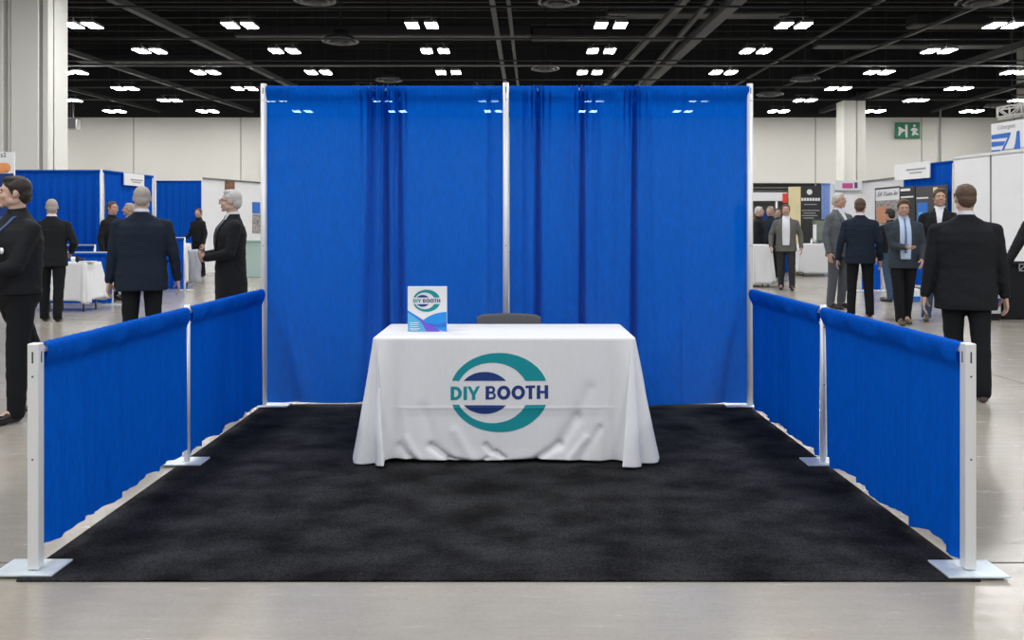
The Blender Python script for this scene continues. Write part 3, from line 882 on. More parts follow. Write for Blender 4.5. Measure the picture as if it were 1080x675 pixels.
# chair behind the table ---------------------------------------------
CY_ = 6.0
t = empty('folding_chair', (wx(536.5, CY_), CY_, 0)); tag(t, 'grey plastic folding chair behind the table, only its curved back showing', 'chair')
cw = 68.5 * CY_ / FPX; cz = wz(331.5, CY_)
bm = B()
rows = []
prof = [(0, 0), (.01, .5), (.03, .8), (.07, .94), (.16, .985), (.3, 1)]
nX = 40
def back_top(u):      # u -1..1
    return cz - .010 * u * u - .030 * max(0, abs(u) - .84) ** 1 * 6 * .5 - .0
fr, bk = [], []
for i in range(13):
    v = i / 12
    r1, r2 = [], []
    for j in range(nX + 1):
        u = -1 + 2 * j / nX
        wv = cw / 2 * (1 - .05 * (1 - v) - .0)
        x = u * wv; zt_ = back_top(u); z = cz - .30 + (zt_ - cz + .30) * v
        yy = .05 * (1 - u * u) - .03 * (v) * -1
        r1.append((x, yy, z)); r2.append((x, yy + .016 + .006 * (1 - u * u), z))
    fr.append(r1); bk.append(r2)
a = grid(bm, fr); b_ = grid(bm, bk)
for i in range(12):
    for j in (0, nX): bm.faces.new((a[i][j], a[i + 1][j], b_[i + 1][j], b_[i][j]))
for j in range(nX):
    for i in (0, 12): bm.faces.new((a[i][j], a[i][j + 1], b_[i][j + 1], b_[i][j]))
o = obj('backrest', bm, CHAIRG, t, True); md = o.modifiers.new('b', 'BEVEL'); md.width = .006; md.segments = 3; md.limit_method = 'ANGLE'
bm = B(); box(bm, (0, -.17, .435), (cw * .92, .36, .025), .012, seg=3); obj('seat', bm, CHAIRG, t, True)
for s in (-1, 1):
    bm = B(); tube(bm, (s * (cw / 2 - .012), -.36, .024), (s * (cw / 2 - .012), .075, cz - .06), .011); obj('leg', bm, MGREY, t, True)
    bm = B(); tube(bm, (s * (cw / 2 - .035), .13, .024), (s * (cw / 2 - .035), -.30, .43), .011); obj('leg', bm, MGREY, t, True)
bm = B(); tube(bm, (-cw / 2 + .02, .10, .05), (cw / 2 - .02, .10, .05), .008); tube(bm, (-cw / 2 + .02, -.33, .08), (cw / 2 - .02, -.33, .08), .008); obj('stretcher', bm, MGREY, t, True)

# =================================================================== BOOTHS BEHIND
def pleated(name, a, b_, z0, z1, m_, label=None, cat=None, group=None, wave=.13, amp=.028, parent=None, ph=0.0):
    a = Vector((a[0], a[1], 0)); b_ = Vector((b_[0], b_[1], 0)); d = b_ - a; Ln = d.length; d.normalize(); n = Vector((d.y, -d.x, 0))
    nu = max(12, int(Ln / wave * 10)); rows = []
    for i in range(15):
        v = i / 14; z = z1 + (z0 - z1) * v; k = min(1, .25 + v * 3)
        row = []
        for j in range(nu + 1):
            s = Ln * j / nu
            f = math.sin(2 * PI * s / wave + 1.3 * math.sin(s * 2.3 + ph) + ph) + .4 * math.sin(2 * PI * s / wave * .37 + v + ph)
            row.append(a + d * s + n * (amp * k * f) + Vector((0, 0, z)))
        rows.append(row)
    bm = B(); grid(bm, rows)
    bar(bm, a + Vector((0, 0, z1 - .01)), b_ + Vector((0, 0, z1 - .01)), .05, .05)   # rod pocket
    o = obj(name, bm, m_, parent, True)
    if label: tag(o, label, cat or 'drape', group)
    return o
def far_pole(x, y, h, label, r_=.022):
    t = empty('booth_pole', (x, y, 0)); tag(t, label, 'pole', 'poles of the booths behind')
    bm = B(); tube(bm, (0, 0, .012), (0, 0, h), r_, seg=12); obj('pole', bm, mat('pole_white', (.72, .73, .76), .4, .3), t, True)
    bm = B(); box(bm, (0, 0, .006), (.3, .3, .012), .002); obj('base_plate', bm, STEEL, t)
    return t
# ---- left
TZH = 2.55
Ya = 16.9
pleated('booth_drape', (wx(16, Ya), Ya), (wx(105, Ya), Ya), .03, wz(180, Ya), BLUE3, 'wide blue booth drape behind the two men at the far left', group='booth drapes left', wave=.16)
far_pole(wx(107, Ya), Ya, wz(178.5, Ya), 'thin white pole between the two tall blue drapes at left')
yb0, yb1 = Ya + .05, 18.9
La = (wx(109, yb0), yb0); Lb = (wx(160.8, yb1 - .05), yb1 - .05)
pleated('booth_drape', La, Lb, .03, wz(180, yb0), BLUE3, 'blue side drape with a white name sign, running back behind the tall bald man', group='booth drapes left', wave=.2, ph=1)
far_pole(wx(163.5, yb1), yb1, wz(186, yb1), 'thin white pole just right of the bald man head')
# name sign on the side drape
ha, hbq = hit(127, La, Lb), hit(148, La, Lb)
off = Vector((-(Lb[1] - La[1]), Lb[0] - La[0])).normalized() * -.09
t = empty('booth_sign', (0, 0, 0)); tag(t, 'small white name sign hung on the blue side drape above the bald man', 'sign')
t.location = (ha.x + off.x, ha.y + off.y, 0)
def loc_(v): return (v.x + off.x - t.location.x, v.y + off.y - t.location.y)
zt1, zb1 = wz(182, ha.y), wz(196.5, hbq.y)
bm = B(); panel(bm, loc_(ha), loc_(hbq), wz(195, ha.y), zt1 - .0, .02); obj('sign_board', bm, WHITE, t)
dv = (hbq - ha); dl_ = dv.length; du = dv.normalized()
for z_, u0, u1 in ((.50, .3, .9), (.30, .38, .8)):
    bm = B(); zz = wz(195, ha.y) + (zt1 - wz(195, ha.y)) * z_
    p0 = Vector((*loc_(ha), zz)) + Vector((du.x, du.y, 0)) * dl_ * u0 + Vector((du.y, -du.x, 0)) * .006
    p1 = Vector((*loc_(ha), zz)) + Vector((du.x, du.y, 0)) * dl_ * u1 + Vector((du.y, -du.x, 0)) * .006
    bar(bm, p0, p1, .008, .022); obj('text_line', bm, TEXTG, t)

Yc_ = 27.0
pleated('booth_drape', (wx(165, Yc_), Yc_), (wx(213, Yc_), Yc_), .03, wz(191, Yc_), BLUE3, 'distant blue booth drape between the bald man and the man in glasses', group='booth drapes left', wave=.2, ph=2)
Pd0, Pd1 = (wx(213.5, 25.4), 25.4), (wx(276, 28.0), 28.0)
t = empty('booth_wall', (Pd0[0], Pd0[1], 0)); tag(t, 'white booth side wall with small posters behind the man in glasses', 'booth wall')
def rel(v): return (v[0] - Pd0[0], v[1] - Pd0[1])
bm = B(); panel(bm, (0, 0), rel(Pd1), 0, wz(188, 25.4), .04); obj('wall_sheet', bm, WHITE, t)
dD = Vector((Pd1[0] - Pd0[0], Pd1[1] - Pd0[1])).normalized(); nD = Vector((dD.y, -dD.x))
bm = B(); bar(bm, (nD.x * .02, nD.y * .02, wz(188, 25.4)), (*Vector(rel(Pd1)) + nD * .02, wz(188, 25.4)), .05, .05); obj('top_rail', bm, MGREY, t)
def on_wall(par, O, A, C, pxa, pxb, pya, pyb, m_, name, lay=.02, th=.02):
    ha, hb_ = hit(pxa, A, C), hit(pxb, A, C)
    d = Vector((C[0] - A[0], C[1] - A[1])).normalized(); n = Vector((d.y, -d.x))
    a = ha + n * lay - Vector(O); c = hb_ + n * lay - Vector(O)
    bm = B(); panel(bm, a, c, wz(pyb, ha.y), wz(pya, ha.y), th)
    return obj(name, bm, m_, par)
on_wall(t, Pd0[:2], Pd0, Pd1, 237, 247, 189.5, 203, BROWN, 'food_poster')
on_wall(t, Pd0[:2], Pd0, Pd1, 266, 274, 213, 225, BLUEP, 'blue_poster')
on_wall(t, Pd0[:2], Pd0, Pd1, 266, 275, 226, 246, SKYP, 'photo_poster')

# banner at the left edge
Yn = 14.4
t = empty('banner', (wx(-12, Yn), Yn, 0)); tag(t, 'white and navy banner with an orange pill shape, cut by the left edge', 'banner')
bw = wx(15, Yn) - wx(-40, Yn)
zb_ = wz(160.5, Yn)
bm = B(); box(bm, (0, 0, (zb_ + .3) / 2), (bw, .04, zb_ - .3), .004); obj('banner_sheet', bm, WHITE, t)
bm = B(); box(bm, (0, -.025, (wz(183, Yn) + .32) / 2), (bw * .985, .012, wz(183, Yn) - .32)); obj('navy_field', bm, NAVY, t)
bm = B(); zz = wz(177, Yn); cap(bm, (-.4, -.02, zz), .085, (bw / 2 - .14, -.02, zz), .085); bmesh.ops.scale(bm, vec=(1, .15, 1), verts=bm.verts); bmesh.ops.translate(bm, vec=(0, -.022, 0), verts=bm.verts)
obj('orange_pill', bm, ORANGE, t, True)
flat_text('lettering', 'sts2', .11, (bw / 2 - .22, -.022, wz(161.8, Yn) - .03), (1, 0, 0), BLKP, t)
for s in (-1, 1):
    bm = B(); tube(bm, (s * bw * .42, .04, .0), (s * bw * .42, .04, zb_), .02, seg=10); obj('stand_pole', bm, MGREY, t, True)

# low rails at left
def low_rail(a, b_, h, label, z0=.03, grp='low blue booth rails'):
    t = empty('low_rail', (a[0], a[1], 0)); tag(t, label, 'booth rail', grp)
    r_ = (b_[0] - a[0], b_[1] - a[1])
    pleated('rail_drape', (0, 0), r_, z0, h, BLUE3, parent=t, wave=.15, amp=.02)
    bm = B(); bar(bm, (0, 0, h + .025), (*r_, h + .025), .06, .02); obj('top_rail', bm, mat('pole_white', (.7, .7, .7)), t)
    for q in ((0, 0), r_):
        bm = B(); tube(bm, (*q, .012), (*q, h + .03), .022, seg=10); obj('pole', bm, mat('pole_white', (.7, .7, .7)), t, True)
        bm = B(); box(bm, (*q, .006), (.28, .28, .012)); obj('base_plate', bm, STEEL, t)
    return t
Yr = 14.9
low_rail((wx(46, Yr), Yr), (wx(118.5, Yr), Yr), .915, 'low blue booth rail behind the small white table at left')
Yr2 = 16.2
low_rail((wx(40, Yr2), Yr2), (wx(100, Yr2), Yr2), 1.02, 'taller blue rail just behind the low rail at left')
Yr3 = 18.4
low_rail((wx(154, Yr3), Yr3), (wx(194.5, Yr3), Yr3), 1.14, 'blue booth rail behind the bald man, ending at a thin white pole')

def small_cup(x, y, z, r_, h, m_, label, grp):
    bm = B()
    prof = [(0, 0), (r_ * .8, 0), (r_, h), (r_ * .88, h), (r_ * .7, h * .12), (0, h * .12)]
    pts = [[(max(1e-4, q[0]) * math.cos(2 * PI * i / 16), max(1e-4, q[0]) * math.sin(2 * PI * i / 16), q[1]) for i in range(16)] for q in prof]
    grid(bm, pts, True)
    bmesh.ops.remove_doubles(bm, verts=bm.verts, dist=.0003)
    return tag(obj('cup', bm, m_, None, True, loc=(x, y, z)), label, 'cup', grp)
def draped_table(name, cx, cy, hw, hd, h, label, flare=.08, hem=.12, m_=None, grp=None, seed=0):
    t = empty(name, (cx, cy, 0)); tag(t, label + ' (table)' if 0 else label, 'table', grp)
    m_ = m_ or WCLOTH
    bm = B(); box(bm, (0, 0, h - .025), (hw * 2 - .04, hd * 2 - .04, .03), .004); obj('tabletop', bm, WHITE, t)
    for sx in (-1, 1):
        for sy in (-1, 1):
            bm = B(); tube(bm, (sx * (hw - .08), sy * (hd - .08), 0), (sx * (hw - .08), sy * (hd - .08), h - .04), .015, seg=10); obj('leg', bm, MGREY, t, True)
    rows = []
    n = 160
    def sq(a):
        c, s = math.cos(a), math.sin(a); e = .18
        return (math.copysign(abs(c) ** e, c), math.copysign(abs(s) ** e, s))
    rows.append([(.02 * sq(2 * PI * i / n)[0], .02 * sq(2 * PI * i / n)[1], h) for i in range(n)])
    rows.append([(hw * .99 * sq(2 * PI * i / n)[0], hd * .99 * sq(2 * PI * i / n)[1], h) for i in range(n)])
    for k in range(16):
        v = k / 15; row = []
        for i in range(n):
            a = 2 * PI * i / n; q = sq(a)
            cn = abs(math.sin(2 * a)) ** 1.5
            f = v * (flare * (.35 + cn) + .018 * math.sin(a * 11 + seed) + .012 * math.sin(a * 17 + 2 * seed))
            row.append((q[0] * hw + math.cos(a) * f, q[1] * hd + math.sin(a) * f, h - .004 - (h - hem - .03 * math.sin(a * 3 + seed) * v) * v * (1 - .0 * cn)))
        rows.append(row)
    bm = B(); V = grid(bm, rows, True); bm.faces.new(V[0])
    c = obj('tablecloth', bm, m_, None, True); c.location = (cx, cy, 0)
    c.modifiers.new('th', 'SOLIDIFY').thickness = .002
    return t, c
t, c = draped_table('display_table', wx(77, 13.95), 13.95, .36, .28, .80, 'small display table behind the men at left, under a white cloth', .10, .17, seed=1)
tag(c, 'white cloth over the small table behind the men at left', 'tablecloth')
zt_ = .803
for i, (px, yy, r_, h_, mm, lb) in enumerate(((77, 13.9, .035, .09, WHITE, 'white paper cup on the small left table'), (82, 13.8, .03, .10, DARK, 'black cup beside the white one on the small left table'),
                              (87, 13.95, .035, .07, DGREY, 'short dark cup at the right of the small left table'))):
    small_cup(wx(px, yy), yy, zt_, r_, h_, mm, lb, None)
bm = B(); box(bm, (0, 0, .012), (.22, .18, .02), .004); tag(obj('brochure_stack', bm, mat('paper', (.7, .7, .68), .7), None, loc=(wx(92, 13.8), 13.82, zt_)), 'flat pile of papers on the small left table', 'papers')
# clutter on a counter behind the blue rail
t, c = draped_table('display_table', wx(182, 19.3), 19.3, .35, .25, 1.02, 'high display table behind the blue rail beside the bald man', .05, .1, seed=2)
tag(c, 'white cloth over the high table beside the bald man', 'tablecloth')
for i, (px, mm, h_, lb) in enumerate(((175, BROWN, .12, 'brown'), (181, WHITE, .07, 'white'), (187, DGREY, .10, 'dark'))):
    bm = B(); box(bm, (0, 0, h_ / 2), (.11, .1, h_), .008); box(bm, (0, 0, h_ + .005), (.118, .108, .02), .004)
    tag(obj('gift_box', bm, mm, None, loc=(wx(px, 19.3), 19.3, 1.024)), f'small {lb} box on the high table beside the bald man', 'box')
# pale green counter beside the left backdrop pole
bm = B(); box(bm, (0, 0, .5), (.7, .4, 1.0), .02); box(bm, (0, 0, 1.02), (.78, .48, .05), .01)
tag(obj('counter', bm, mat('mint_counter', (.42, .56, .52), .5), None, loc=(wx(270, 23.5), 23.5, 0)), 'pale green counter beside the left backdrop pole', 'counter')

# ---- right
Ra, Rb = (9.46, 20.1), (10.22, 16.5)
ZW = 2.90
t = empty('booth_wall', (Ra[0], Ra[1], 0)); tag(t, 'tall white exhibit wall at the right behind the large man in black', 'booth wall')
O = Vector(Ra)
A1 = hit(1006, Ra, Rb); A2 = hit(1112, Ra, Rb)
SEG = [hit(p, Ra, Rb) for p in (1006, 1045, 1084, 1112)]
for i in range(3):
    a, c = SEG[i] - O, SEG[i + 1] - O; dd = (c - a).normalized() * .012
    bm = B(); panel(bm, a + dd, c - dd, .02, ZW, .04); obj('wall_sheet', bm, WHITE, t)
    if i:
        bm = B(); tube(bm, (*a, 0), (*a, ZW), .018, seg=10); obj('pole', bm, MGREY, t, True)
bm = B(); bar(bm, (*(SEG[0] - O), ZW + .03), (*(SEG[3] - O), ZW + .03), .07, .06); obj('top_rail', bm, mat('pole_white', (.7, .7, .7)), t)
# logo fascia standing on the wall
t = empty('logo_fascia', (SEG[1].x, SEG[1].y, ZW)); tag(t, 'white fascia with slanted blue stripes above the white exhibit wall, upper right', 'sign')
O = SEG[1]
FA, FC = hit(1045.5, Ra, Rb), hit(1112, Ra, Rb)
zt_f = wz(131, FA.y) - ZW
bm = B(); panel(bm, FA - O, FC - O, .09, zt_f, .06); obj('fascia_board', bm, WHITE, t)
dF = (FC - FA).normalized(); nF = Vector((dF.y, -dF.x))
kF = None
def fas(pts, name, m_):
    bm = B(); out = []
    for x, y in pts:
        px = 1030 + x / 9.0; py = 95 + y / 9.0
        h = hit(px, Ra, Rb); out.append((h, wz(py, h.y) - ZW))
    a = [bm.verts.new((*(h - O + nF * .012), z)) for h, z in out]; b_ = [bm.verts.new((*(h - O - nF * .005), z)) for h, z in out]
    bm.faces.new(a); bm.faces.new(b_[::-1])
    for i in range(len(a)): bm.faces.new((a[i], a[(i + 1) % len(a)], b_[(i + 1) % len(a)], b_[i]))
    return obj(name, bm, m_, t)
fas([(147, 428), (322, 400), (300, 450), (147, 468)], 'blue_stripe', BLUEP)
fas([(147, 492), (272, 485), (255, 525), (147, 540)], 'blue_stripe', BLUEP)
fas([(147, 572), (225, 565), (212, 590), (147, 597)], 'blue_stripe', BLUEP)
fas([(322, 400), (300, 450), (255, 545), (240, 580), (252, 582), (300, 480), (322, 420)], 'blue_stripe', BLUEP)
fas([(385, 390), (408, 385), (415, 565), (352, 575), (372, 500)], 'blue_stripe', BLUEP)
h = hit(1061.5, Ra, Rb)
flat_text('lettering', 'Liburgen', .13, (*(h - O + nF * .0), wz(133.5, h.y) - ZW), (dF.x, dF.y, 0), TEXTG, t, shear=.3, depth=.012)
# white lattice truss above
t = empty('lighting_truss', (wx(1052, 17.5), 17.5, wz(120, 17.5))); tag(t, 'white lattice truss hanging above the fascia in the upper right corner', 'truss')
TR = mat('truss_white', (.62, .62, .60), .45, .3)
q0 = Vector((0, 0, 0)); q1 = Vector((2.2, -1.4, .28))
dT = (q1 - q0); sT = Vector((dT.y, -dT.x, 0)).normalized() * .22
for s in (-1, 1):
    for z_ in (-.10, .10):
        bm = B(); tube(bm, q0 + sT * s + Vector((0, 0, z_)), q1 + sT * s + Vector((0, 0, z_)), .017, seg=8); obj('chord', bm, TR, t, True)
for s in (-1, 1):
    bm = B()
    for k in range(12):
        u0, u1 = k / 12, (k + 1) / 12
        za, zb2 = (-.10, .10) if k % 2 else (.10, -.10)
        tube(bm, q0 + dT * u0 + sT * s + Vector((0, 0, za)), q0 + dT * u1 + sT * s + Vector((0, 0, zb2)), .013, seg=6)
        tube(bm, q0 + dT * u0 + sT * s + Vector((0, 0, -.10)), q0 + dT * u0 + sT * s + Vector((0, 0, .10)), .013, seg=6)
    obj('web', bm, TR, t, True)
bm = B()
for k in range(12):
    for z_ in (-.10, .10): tube(bm, q0 + dT * k / 12 + sT * (1 if k % 2 else -1) + Vector((0, 0, z_)), q0 + dT * (k + 1) / 12 + sT * (-1 if k % 2 else 1) + Vector((0, 0, z_)), .011, seg=6)
obj('cross_web', bm, TR, t, True)
bm = B()
for u in (.1, .8): tube(bm, q0 + dT * u + Vector((0, 0, .1)), q0 + dT * u + Vector((0, 0, 4.5)), .006, seg=6)
obj('hanging_cable', bm, DARK, t)
# blue drape with the white sign, left of the white wall
D0, D1 = hit(953, Ra, Rb), hit(1004.5, Ra, Rb)
pleated('booth_drape', D0, D1, .03, ZW - .04, BLUE3, 'blue booth drape behind the white banner sign, left of the white exhibit wall', group='booth drapes right', wave=.22)
dR = (Vector(Rb) - Vector(Ra)).normalized(); nR = Vector((dR.y, -dR.x))
def wallthing(name, pxa, pxb, pya, pyb, m_, label, cat, lay, th=.03, A=Ra, C=Rb, yref=None):
    ha, hb_ = hit(pxa, A, C), hit(pxb, A, C)
    d = Vector((C[0] - A[0], C[1] - A[1])).normalized(); n = Vector((d.y, -d.x))
    t = empty(name, (*(ha + n * lay), 0)); tag(t, label, cat)
    bm = B(); panel(bm, (0, 0), hb_ - ha, wz(pyb, ha.y), wz(pya, ha.y), th); obj('board', bm, m_, t)
    t['_n'] = 0; del t['_n']
    return t, ha, hb_, n, d
def lines(t, ha, hb_, n, d, rows, m_, name='text_line', off=.004):
    for u0, u1, pya, pyb in rows:
        L_ = (hb_ - ha).length
        bm = B(); a = d * L_ * u0 + n * off; c = d * L_ * u1 + n * off
        panel(bm, a, c, wz(pyb, ha.y), wz(pya, ha.y), .006); obj(name, bm, m_, t)
w_ = wallthing('banner_sign', 948, 985, 174, 190.5, WHITE, 'white banner sign with two grey text lines over the blue drape, right', 'sign', .12)
lines(*w_, [(.35, .9, 180, 181.8), (.45, .8, 183.6, 185)], TEXTG)
w_ = wallthing('poster', 954, 970.5, 197.5, 262, DGREY, 'dark grey poster panel with white heading, left of the dark blue one', 'poster', .14)
lines(*w_, [(.1, .9, 207.5, 209), (.08, .7, 199.5, 202)], TEXTW)
w_ = wallthing('poster', 971.5, 1004, 197, 262, mat('charcoal_print', (.05, .05, .06), .5), 'charcoal poster with a blue figure and orange edge, beside the blue drape', 'poster', .14)
lines(*w_, [(.03, .42, 208.5, 210)], TEXTW)
lines(*w_, [(.05, .4, 214, 240), (.15, .35, 240, 262)], BLUEP, 'blue_figure')
lines(*w_, [(.1, .25, 224, 234)], CYANP, 'blue_highlight', .006)
lines(*w_, [(.58, .72, 199, 208)], CREAM, 'yellow_accent')
# second run: white wall further back, 909..953
Sa, Sb = (11.56, 27.5), (11.74, 25.0)
t = empty('booth_wall', (Sa[0], Sa[1], 0)); tag(t, 'white booth wall with a framed photo poster right of the navy-suited man', 'booth wall')
h0, h1 = hit(909.5, Sa, Sb), hit(955, Sa, Sb)
bm = B(); panel(bm, h0 - Vector(Sa), h1 - Vector(Sa), .02, 2.88, .05); obj('wall_sheet', bm, WHITE, t)
bm = B(); bar(bm, (*(h0 - Vector(Sa)), 2.9), (*(h1 - Vector(Sa)), 2.9), .12, .05); obj('top_rail', bm, MGREY, t)
w_ = wallthing('poster', 925.5, 952, 199.5, 236, SKYP, 'framed photo poster with dark handwriting along its white top', 'poster', .08, .05, Sa, Sb)
tt, ha, hb_, n, d = w_
lines(*w_, [(.03, .97, 200.5, 212)], TEXTW, 'white_band')
lines(*w_, [(.08, .55, 218, 235)], mat('skin_photo', (.62, .27, .14), .6), 'portrait_photo')
lines(*w_, [(0, 1, 198.6, 200.2), (0, .03, 200.2, 236)], BLKP, 'frame')
flat_text('lettering', 'Sif Yum In', .20, (*(d * (hb_ - ha).length * .5 + n * .0), wz(205.5, ha.y)), (d.x, d.y, 0), BLKP, tt, shear=.35, depth=.016, sx=1.45)
# booth front with pink sign
Yp = 27.4
t = empty('exhibit_backdrop', (wx(890, Yp), Yp, 0)); tag(t, 'white booth back wall with a pink header sign behind the grey-suited man', 'booth wall')
bm = B(); box(bm, (0, .1, 1.45), (wx(908.5, Yp) - wx(876, Yp), .05, 2.8), .004); obj('wall_sheet', bm, WHITE, t)
bm = B(); box(bm, (wx(895, Yp) - wx(890, Yp), 0, (wz(190, Yp) + wz(202.5, Yp)) / 2), (wx(909, Yp) - wx(880, Yp), .06, wz(190, Yp) - wz(202.5, Yp)), .004); hd = obj('header_board', bm, WHITE, t)
bm = B(); box(bm, (wx(893.5, Yp) - wx(890, Yp), -.035, wz(196, Yp)), (wx(899, Yp) - wx(888, Yp), .012, .17)); obj('pink_field', bm, PINK, t)
bm = B(); box(bm, (wx(902.3, Yp) - wx(890, Yp), -.035, wz(195.5, Yp)), (wx(904, Yp) - wx(900.8, Yp), .012, .19)); obj('violet_field', bm, mat('plum_print', (.16, .07, .22), .6), t)
bm = B(); box(bm, (wx(894, Yp) - wx(890, Yp), -.035, wz(201.4, Yp)), (wx(908, Yp) - wx(880, Yp), .012, .05)); obj('painted_shadow_strip', bm, TEXTG, t)  # grey strip paints in the shadow line along the header's lower edge
pleated('booth_drape', (wx(866, 27.0), 27.0), (wx(875.5, 27.0), 27.0), .05, wz(194, 27.0), LBLUE, 'narrow pale periwinkle drape right of the black banner', group='booth drapes right', wave=.2)
# black banner stand
Yk_ = 25.6
t = empty('banner_stand', (wx(855, Yk_), Yk_, 0)); tag(t, 'black banner stand with white emblem and text rows', 'banner')
bw = wx(866, Yk_) - wx(843.5, Yk_); z1 = wz(196, Yk_)
bm = B(); box(bm, (0, 0, (z1 + .1) / 2), (bw, .03, z1 - .1), .003); obj('banner_sheet', bm, mat('banner_black', (.03, .03, .032), .55), t)
bm = B(); box(bm, (0, 0, .05), (bw, .22, .1), .02); obj('base', bm, MGREY, t)
def bz(py): return wz(py, Yk_)
def bX(px): return wx(px, Yk_) - wx(855, Yk_)
bm = B()
bmesh.ops.create_circle(bm, cap_ends=True, segments=24, radius=.085, matrix=Matrix.Translation((bX(853.5), -.02, bz(202.5))) @ Matrix.Rotation(PI / 2, 4, 'X'))
r_ = bmesh.ops.extrude_face_region(bm, geom=bm.faces[:]); bmesh.ops.translate(bm, vec=(0, -.008, 0), verts=[v for v in r_['geom'] if isinstance(v, bmesh.types.BMVert)])
obj('emblem', bm, TEXTW, t)
for i in range(7):
    bm = B(); box(bm, (bX(846 + i * 2.9), -.02, bz(210.3)), (.065, .01, .09)); obj('letter_block', bm, TEXTW, t)
for x0, x1, y in ((848, 861, 215.6), (845.5, 864, 222), (847, 860, 224.8), (845.5, 862, 227.4), (847, 858, 230)):
    bm = B(); box(bm, ((bX(x0) + bX(x1)) / 2, -.02, bz(y)), (bX(x1) - bX(x0), .01, .03)); obj('text_line', bm, TEXTG, t)
# cream panel + white fascia + red square
t = empty('exhibit_board', (wx(838, 24.6), 24.6, 0)); tag(t, 'cream yellow display panel left of the black banner', 'display panel')
bm = B(); box(bm, (0, 0, (wz(197, 24.6) + .02) / 2), (wx(844, 24.6) - wx(831.5, 24.6), .05, wz(197, 24.6) - .02), .006); obj('board', bm, CREAM, t)
for s in (-1, 1):
    bm = B(); box(bm, (s * .15, 0, .015), (.05, .4, .03), .005); obj('foot', bm, MGREY, t)
t = empty('header_fascia', (wx(812, 24.0), 24.0, 0)); tag(t, 'long white header fascia of the booth beside the right backdrop pole', 'sign')
xa, xb = wx(786, 24.0) - t.location.x, wx(830, 24.0) - t.location.x
bm = B(); box(bm, ((xa + xb) / 2, 0, (wz(203, 24) + wz(212, 24)) / 2), (xb - xa, .06, wz(203, 24) - wz(212, 24)), .006); obj('fascia_board', bm, WHITE, t)
for x_ in (xa + .05, xb - .3):
    bm = B(); tube(bm, (x_, 0, 0), (x_, 0, wz(212, 24)), .03, seg=10); obj('post', bm, mat('pole_white', (.7, .7, .7)), t, True)
bm = B(); box(bm, (wx(827.5, 24) - t.location.x, -.045, wz(209, 24)), (.14, .03, .27), .004); obj('red_square', bm, REDP, t)
# dark display shelf behind the people
t = empty('back_display', (wx(806, 27.5), 27.5, 0)); tag(t, 'dark back display with small coloured pictures under the white header', 'display panel')
bm = B(); box(bm, (0, 0, 1.05), (1.9, .08, 2.1), .01); obj('board', bm, mat('display_umber', (.06, .055, .06), .6), t)
rr = random.Random(4)
for i in range(5):
    bm = B(); box(bm, (-.75 + i * .37, -.05, 1.82 + rr.uniform(-.05, .05)), (.22, .02, .26), .003)
    obj('picture', bm, [SKYP, BROWN, NAVY, SKYP, TEXTG][i], t)
# low blue counters and tables on the right
low_rail((wx(806, 25.3), 25.3), (wx(842, 25.3), 25.3), .93, 'low blue rail behind the man in the open grey jacket')
low_rail((wx(908, 18.2), 18.2), (wx(929.5, 18.2), 18.2), 1.0, 'low blue rail seen between the legs of the suited men')
t, c = draped_table('display_table', wx(858, 24.0), 24.0, .46, .34, .93, 'display table right of the man in the open grey jacket', .10, .12, seed=3)
tag(c, 'white cloth over the table right of the man in the open grey jacket', 'tablecloth')
t, c = draped_table('display_table', wx(800, 19.6), 19.6, .24, .30, .99, 'display table beside the right backdrop pole', .06, .10, seed=4)
tag(c, 'white cloth over the table beside the right backdrop pole', 'tablecloth')
for px, hh, mm, lb in ((856, .16, WHITE, 'white bottle on the table left of the green board'), (860, .12, TEXTG, 'grey bottle on the table beside the white bottle')):
    bm = B(); tube(bm, (0, 0, 0), (0, 0, hh * .65), .03, seg=14); tube(bm, (0, 0, hh * .65), (0, 0, hh * .8), .03, .012, seg=14); tube(bm, (0, 0, hh * .8), (0, 0, hh), .012, seg=12)
    tag(obj('bottle', bm, mm, None, True, loc=(wx(px, 23.8), 23.8, .932)), lb, 'bottle')
t = empty('display_board', (wx(868, 24.15), 24.15, .932)); tag(t, 'sage green padded display board standing on the white table', 'display board')
bm = B(); box(bm, (0, 0, .37), (wx(879, 24) - wx(858, 24), .06, .66), .07, seg=4); obj('padded_panel', bm, SAGE, t, True)
bm = B(); box(bm, (-.25, -.035, .3), (.10, .02, .5), .01); obj('white_leaflets', bm, WHITE, t)
for s in (-1, 1):
    bm = B(); box(bm, (s * .18, 0, .02), (.04, .24, .04), .005); obj('foot', bm, MGREY, t)
# small white and blue cooler box on the floor
bm = B(); box(bm, (0, 0, .12), (.34, .3, .24), .02); o = obj('cooler_box', bm, WHITE, None, loc=(wx(957, 15.6), 15.6, 0)); tag(o, 'small white box with blue band on the floor behind the men at right', 'box')
bm = B(); box(bm, (0, -.152, .06), (.34, .01, .09)); obj('blue_band', bm, BLUEP, o)
# black draped counter at the right edge, pale cabinet beside it
Yq = 12.5
t = empty('draped_counter', (wx(1100, Yq), Yq, 0)); tag(t, 'black draped counter at the right edge under the white wall', 'counter')
ch_ = wz(277, Yq)
bm = B(); box(bm, (0, .3, ch_ / 2 + .005), (wx(1142, Yq) - wx(1058, Yq), .6, ch_ - .01), .01); obj('counter_body', bm, BLACK, t)
pleated('skirt', (wx(1057, Yq) - t.location.x, -.03), (wx(1143, Yq) - t.location.x, -.03), .02, ch_, BLACK, parent=t, wave=.25, amp=.012)
bm = B(); q = wx(1076, Yq) - t.location.x
for dx in (-.05, .05): box(bm, (q + dx, -.06, ch_ - .07), (.012, .012, .10))
box(bm, (q, -.06, ch_ - .02), (.11, .012, .012)); box(bm, (q, -.06, ch_ - .12), (.11, .012, .012)); bar(bm, (q - .04, -.06, ch_ - .11), (q + .04, -.06, ch_ - .03), .01, .01)
obj('clip_frame', bm, TEXTG, t)
